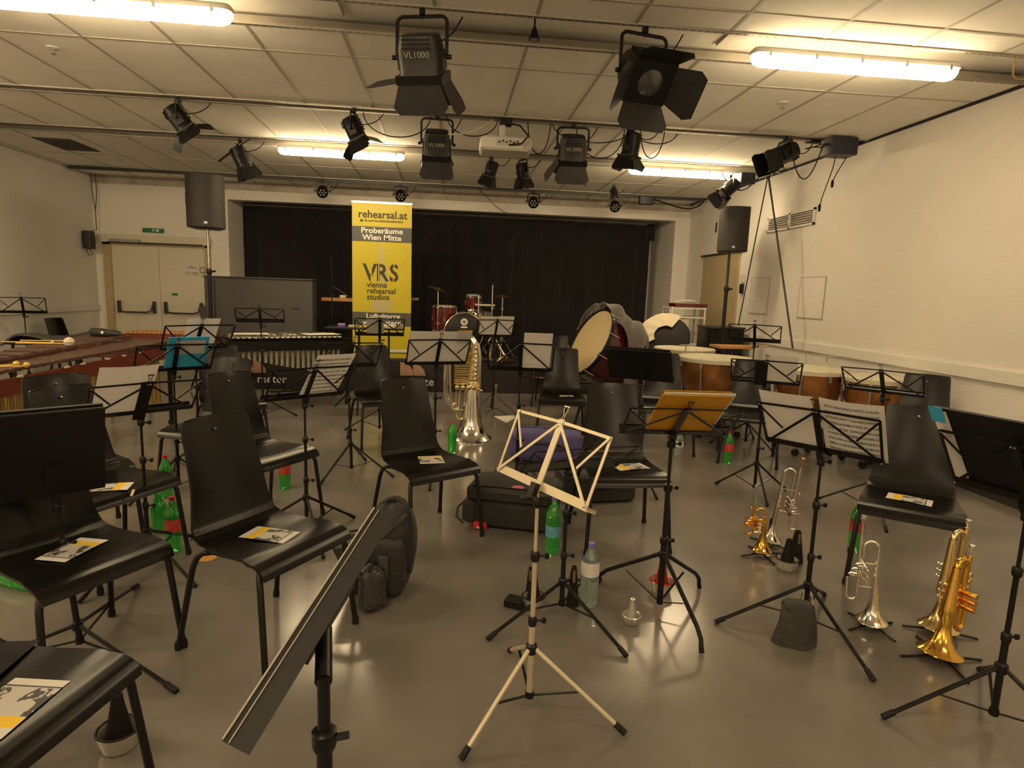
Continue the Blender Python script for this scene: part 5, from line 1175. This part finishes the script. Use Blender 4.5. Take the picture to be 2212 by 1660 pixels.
MB().tube([(.05, -.18, .22), (.12, -.22, .25), (.22, -.2, .26)], .012, 8).build('handle', 'grip', ic); MB().tube([(-.24, -.12, .17), (-.30, -.16, .12), (-.30, -.2, .07), (-.26, -.2, .03)], .006, 6).build('strap', 'nylon', ic)
MB().box((-.235, -.10, .10), (.08, .2, .14), bev=.035).build('side_pocket', 'nylon', ic)
rt = MB().box((0, 0, 0), (.09, .03, .045), bev=.012).build('luggage_tag', 'red'); rt.location = (.225, 3.70, .03); rt.rotation_euler = (0, 0, -.4); tag(rt, 'red tag hanging from the black case onto the floor', 'tag')
rt2 = MB().box((0, -.017, -.008), (.03, .002, .012)).build('label_strip', 'card', rt, False)
ic2 = thing('instrument_case', 'flat black case under the chair right of the silver stand top', 'case', (1.12, 4.35, 0), .1); MB().box((0, 0, .11), (.55, .35, .22), bev=.05).build('body', 'nylon', ic2); MB().tube([(-.08, -.18, .12), (-.05, -.21, .13), (.05, -.21, .13), (.08, -.18, .12)], .01, 8).build('handle', 'black', ic2)
bp = thing('backpack', 'tall black backpack standing between the two left chairs', 'bag', (-.255, 2.93, 0), -.15)
mbp = blob((.195, .24, .47), 22, .62, .02, 8); mbp.build('body', 'nylon', bp)
blob((.17, .12, .30), 16, .6, .02, 5).build('front_pocket', 'nylon', bp).location = (.01, -.12, .03)
MB().box((.0, -.185, .20), (.05, .02, .12), bev=.008).build('patch', 'piano', bp)
MB().tube(bez([(-.04, -.02, .45), (-.02, -.02, .50), (.04, -.02, .50), (.05, -.02, .45)]), .013, 8).build('carry_handle', 'nylon', bp)
MB().bar((.09, -.10, .44), (-.09, -.16, .27), .018, .006, (0, 1, 0)).build('strap', 'grip', bp, False); MB().tube(bez([(.10, -.05, .45), (.15, -.08, .35), (.13, -.08, .25), (.10, -.05, .12)]), .008, 6).build('side_strap', 'grip', bp)
MB().tube(bez([(-.10, -.05, .30), (-.22, -.1, .32), (-.30, -.1, .29), (-.34, -.08, .25)]), .013, 8).build('waist_strap', 'nylon', bp)
tb2 = thing('tote_bag', 'small dark bag leaning at the left of the backpack', 'bag', (-.44, 2.90, 0), .35)
MB().poly([(-.10, 0, .24), (.07, .02, .27), (.12, 0, .03), (.0, -.02, .0)], (.01, .07, 0)).build('body', 'piano', tb2, False); MB().tube(bez([(-.10, .02, .24), (-.05, .02, .34), (.06, .02, .34), (.08, .02, .26)]), .007, 6).build('strap', 'grip', tb2)
cr_ = thing('crinkled_bag', 'crumpled glossy plastic bag beside the backpack foot', 'bag', (-.335, 2.74, 0), .3); blob((.13, .12, .22), 16, .7, .07, 11).build('body', mat('glossy_plastic', (.03, .03, .028), .15, bump=.8, bscale=30, spec=.8), cr_)
gb = thing('cloth_sack', 'grey cloth sack under the large score stand', 'bag', (1.555, 2.36, 0), -.25); 
MB().grid(lambda u, v: ((.095-.03*v)*math.cos(2*PI*u)*(1+.07*math.sin(6*PI*u+v*4)), (.05-.012*v)*math.sin(2*PI*u)*(1+.1*math.sin(8*PI*u+2*v)), .19*v+.004*math.sin(9*u*PI)), 36, 10).add([(0, 0, .19)], []).build('body', 'grip', gb)
blob((.13, .075, .05), 12, .7, .03, 2).build('mouth_fold', 'grip', gb).location = (0, 0, .155)
bx2 = MB().box((0, 0, .02), (.10, .07, .04), bev=.008).build('small_case', 'black'); bx2.location = (.35, 2.74, 0); bx2.rotation_euler = (0, 0, -.5); tag(bx2, 'small black box on the floor left of the champagne stand pole', 'box')
lb = thing('lying_bag', 'black bag on the low chairs at the left edge of frame', 'bag', (-5.2, 6.55, .0), .3); blob((.4, .35, .75), 16, .6, .04, 6).build('body', 'nylon', lb)
tp = MB().box((0, 0, 0), (.012, .05, .002)).build('tape_piece', 'tape', None, False); tp.location = (-1.55, 3.10, .452); tp.rotation_euler = (.35, 0, .2); tag(tp, 'strip of masking tape on the left chair seat edge', 'tape')
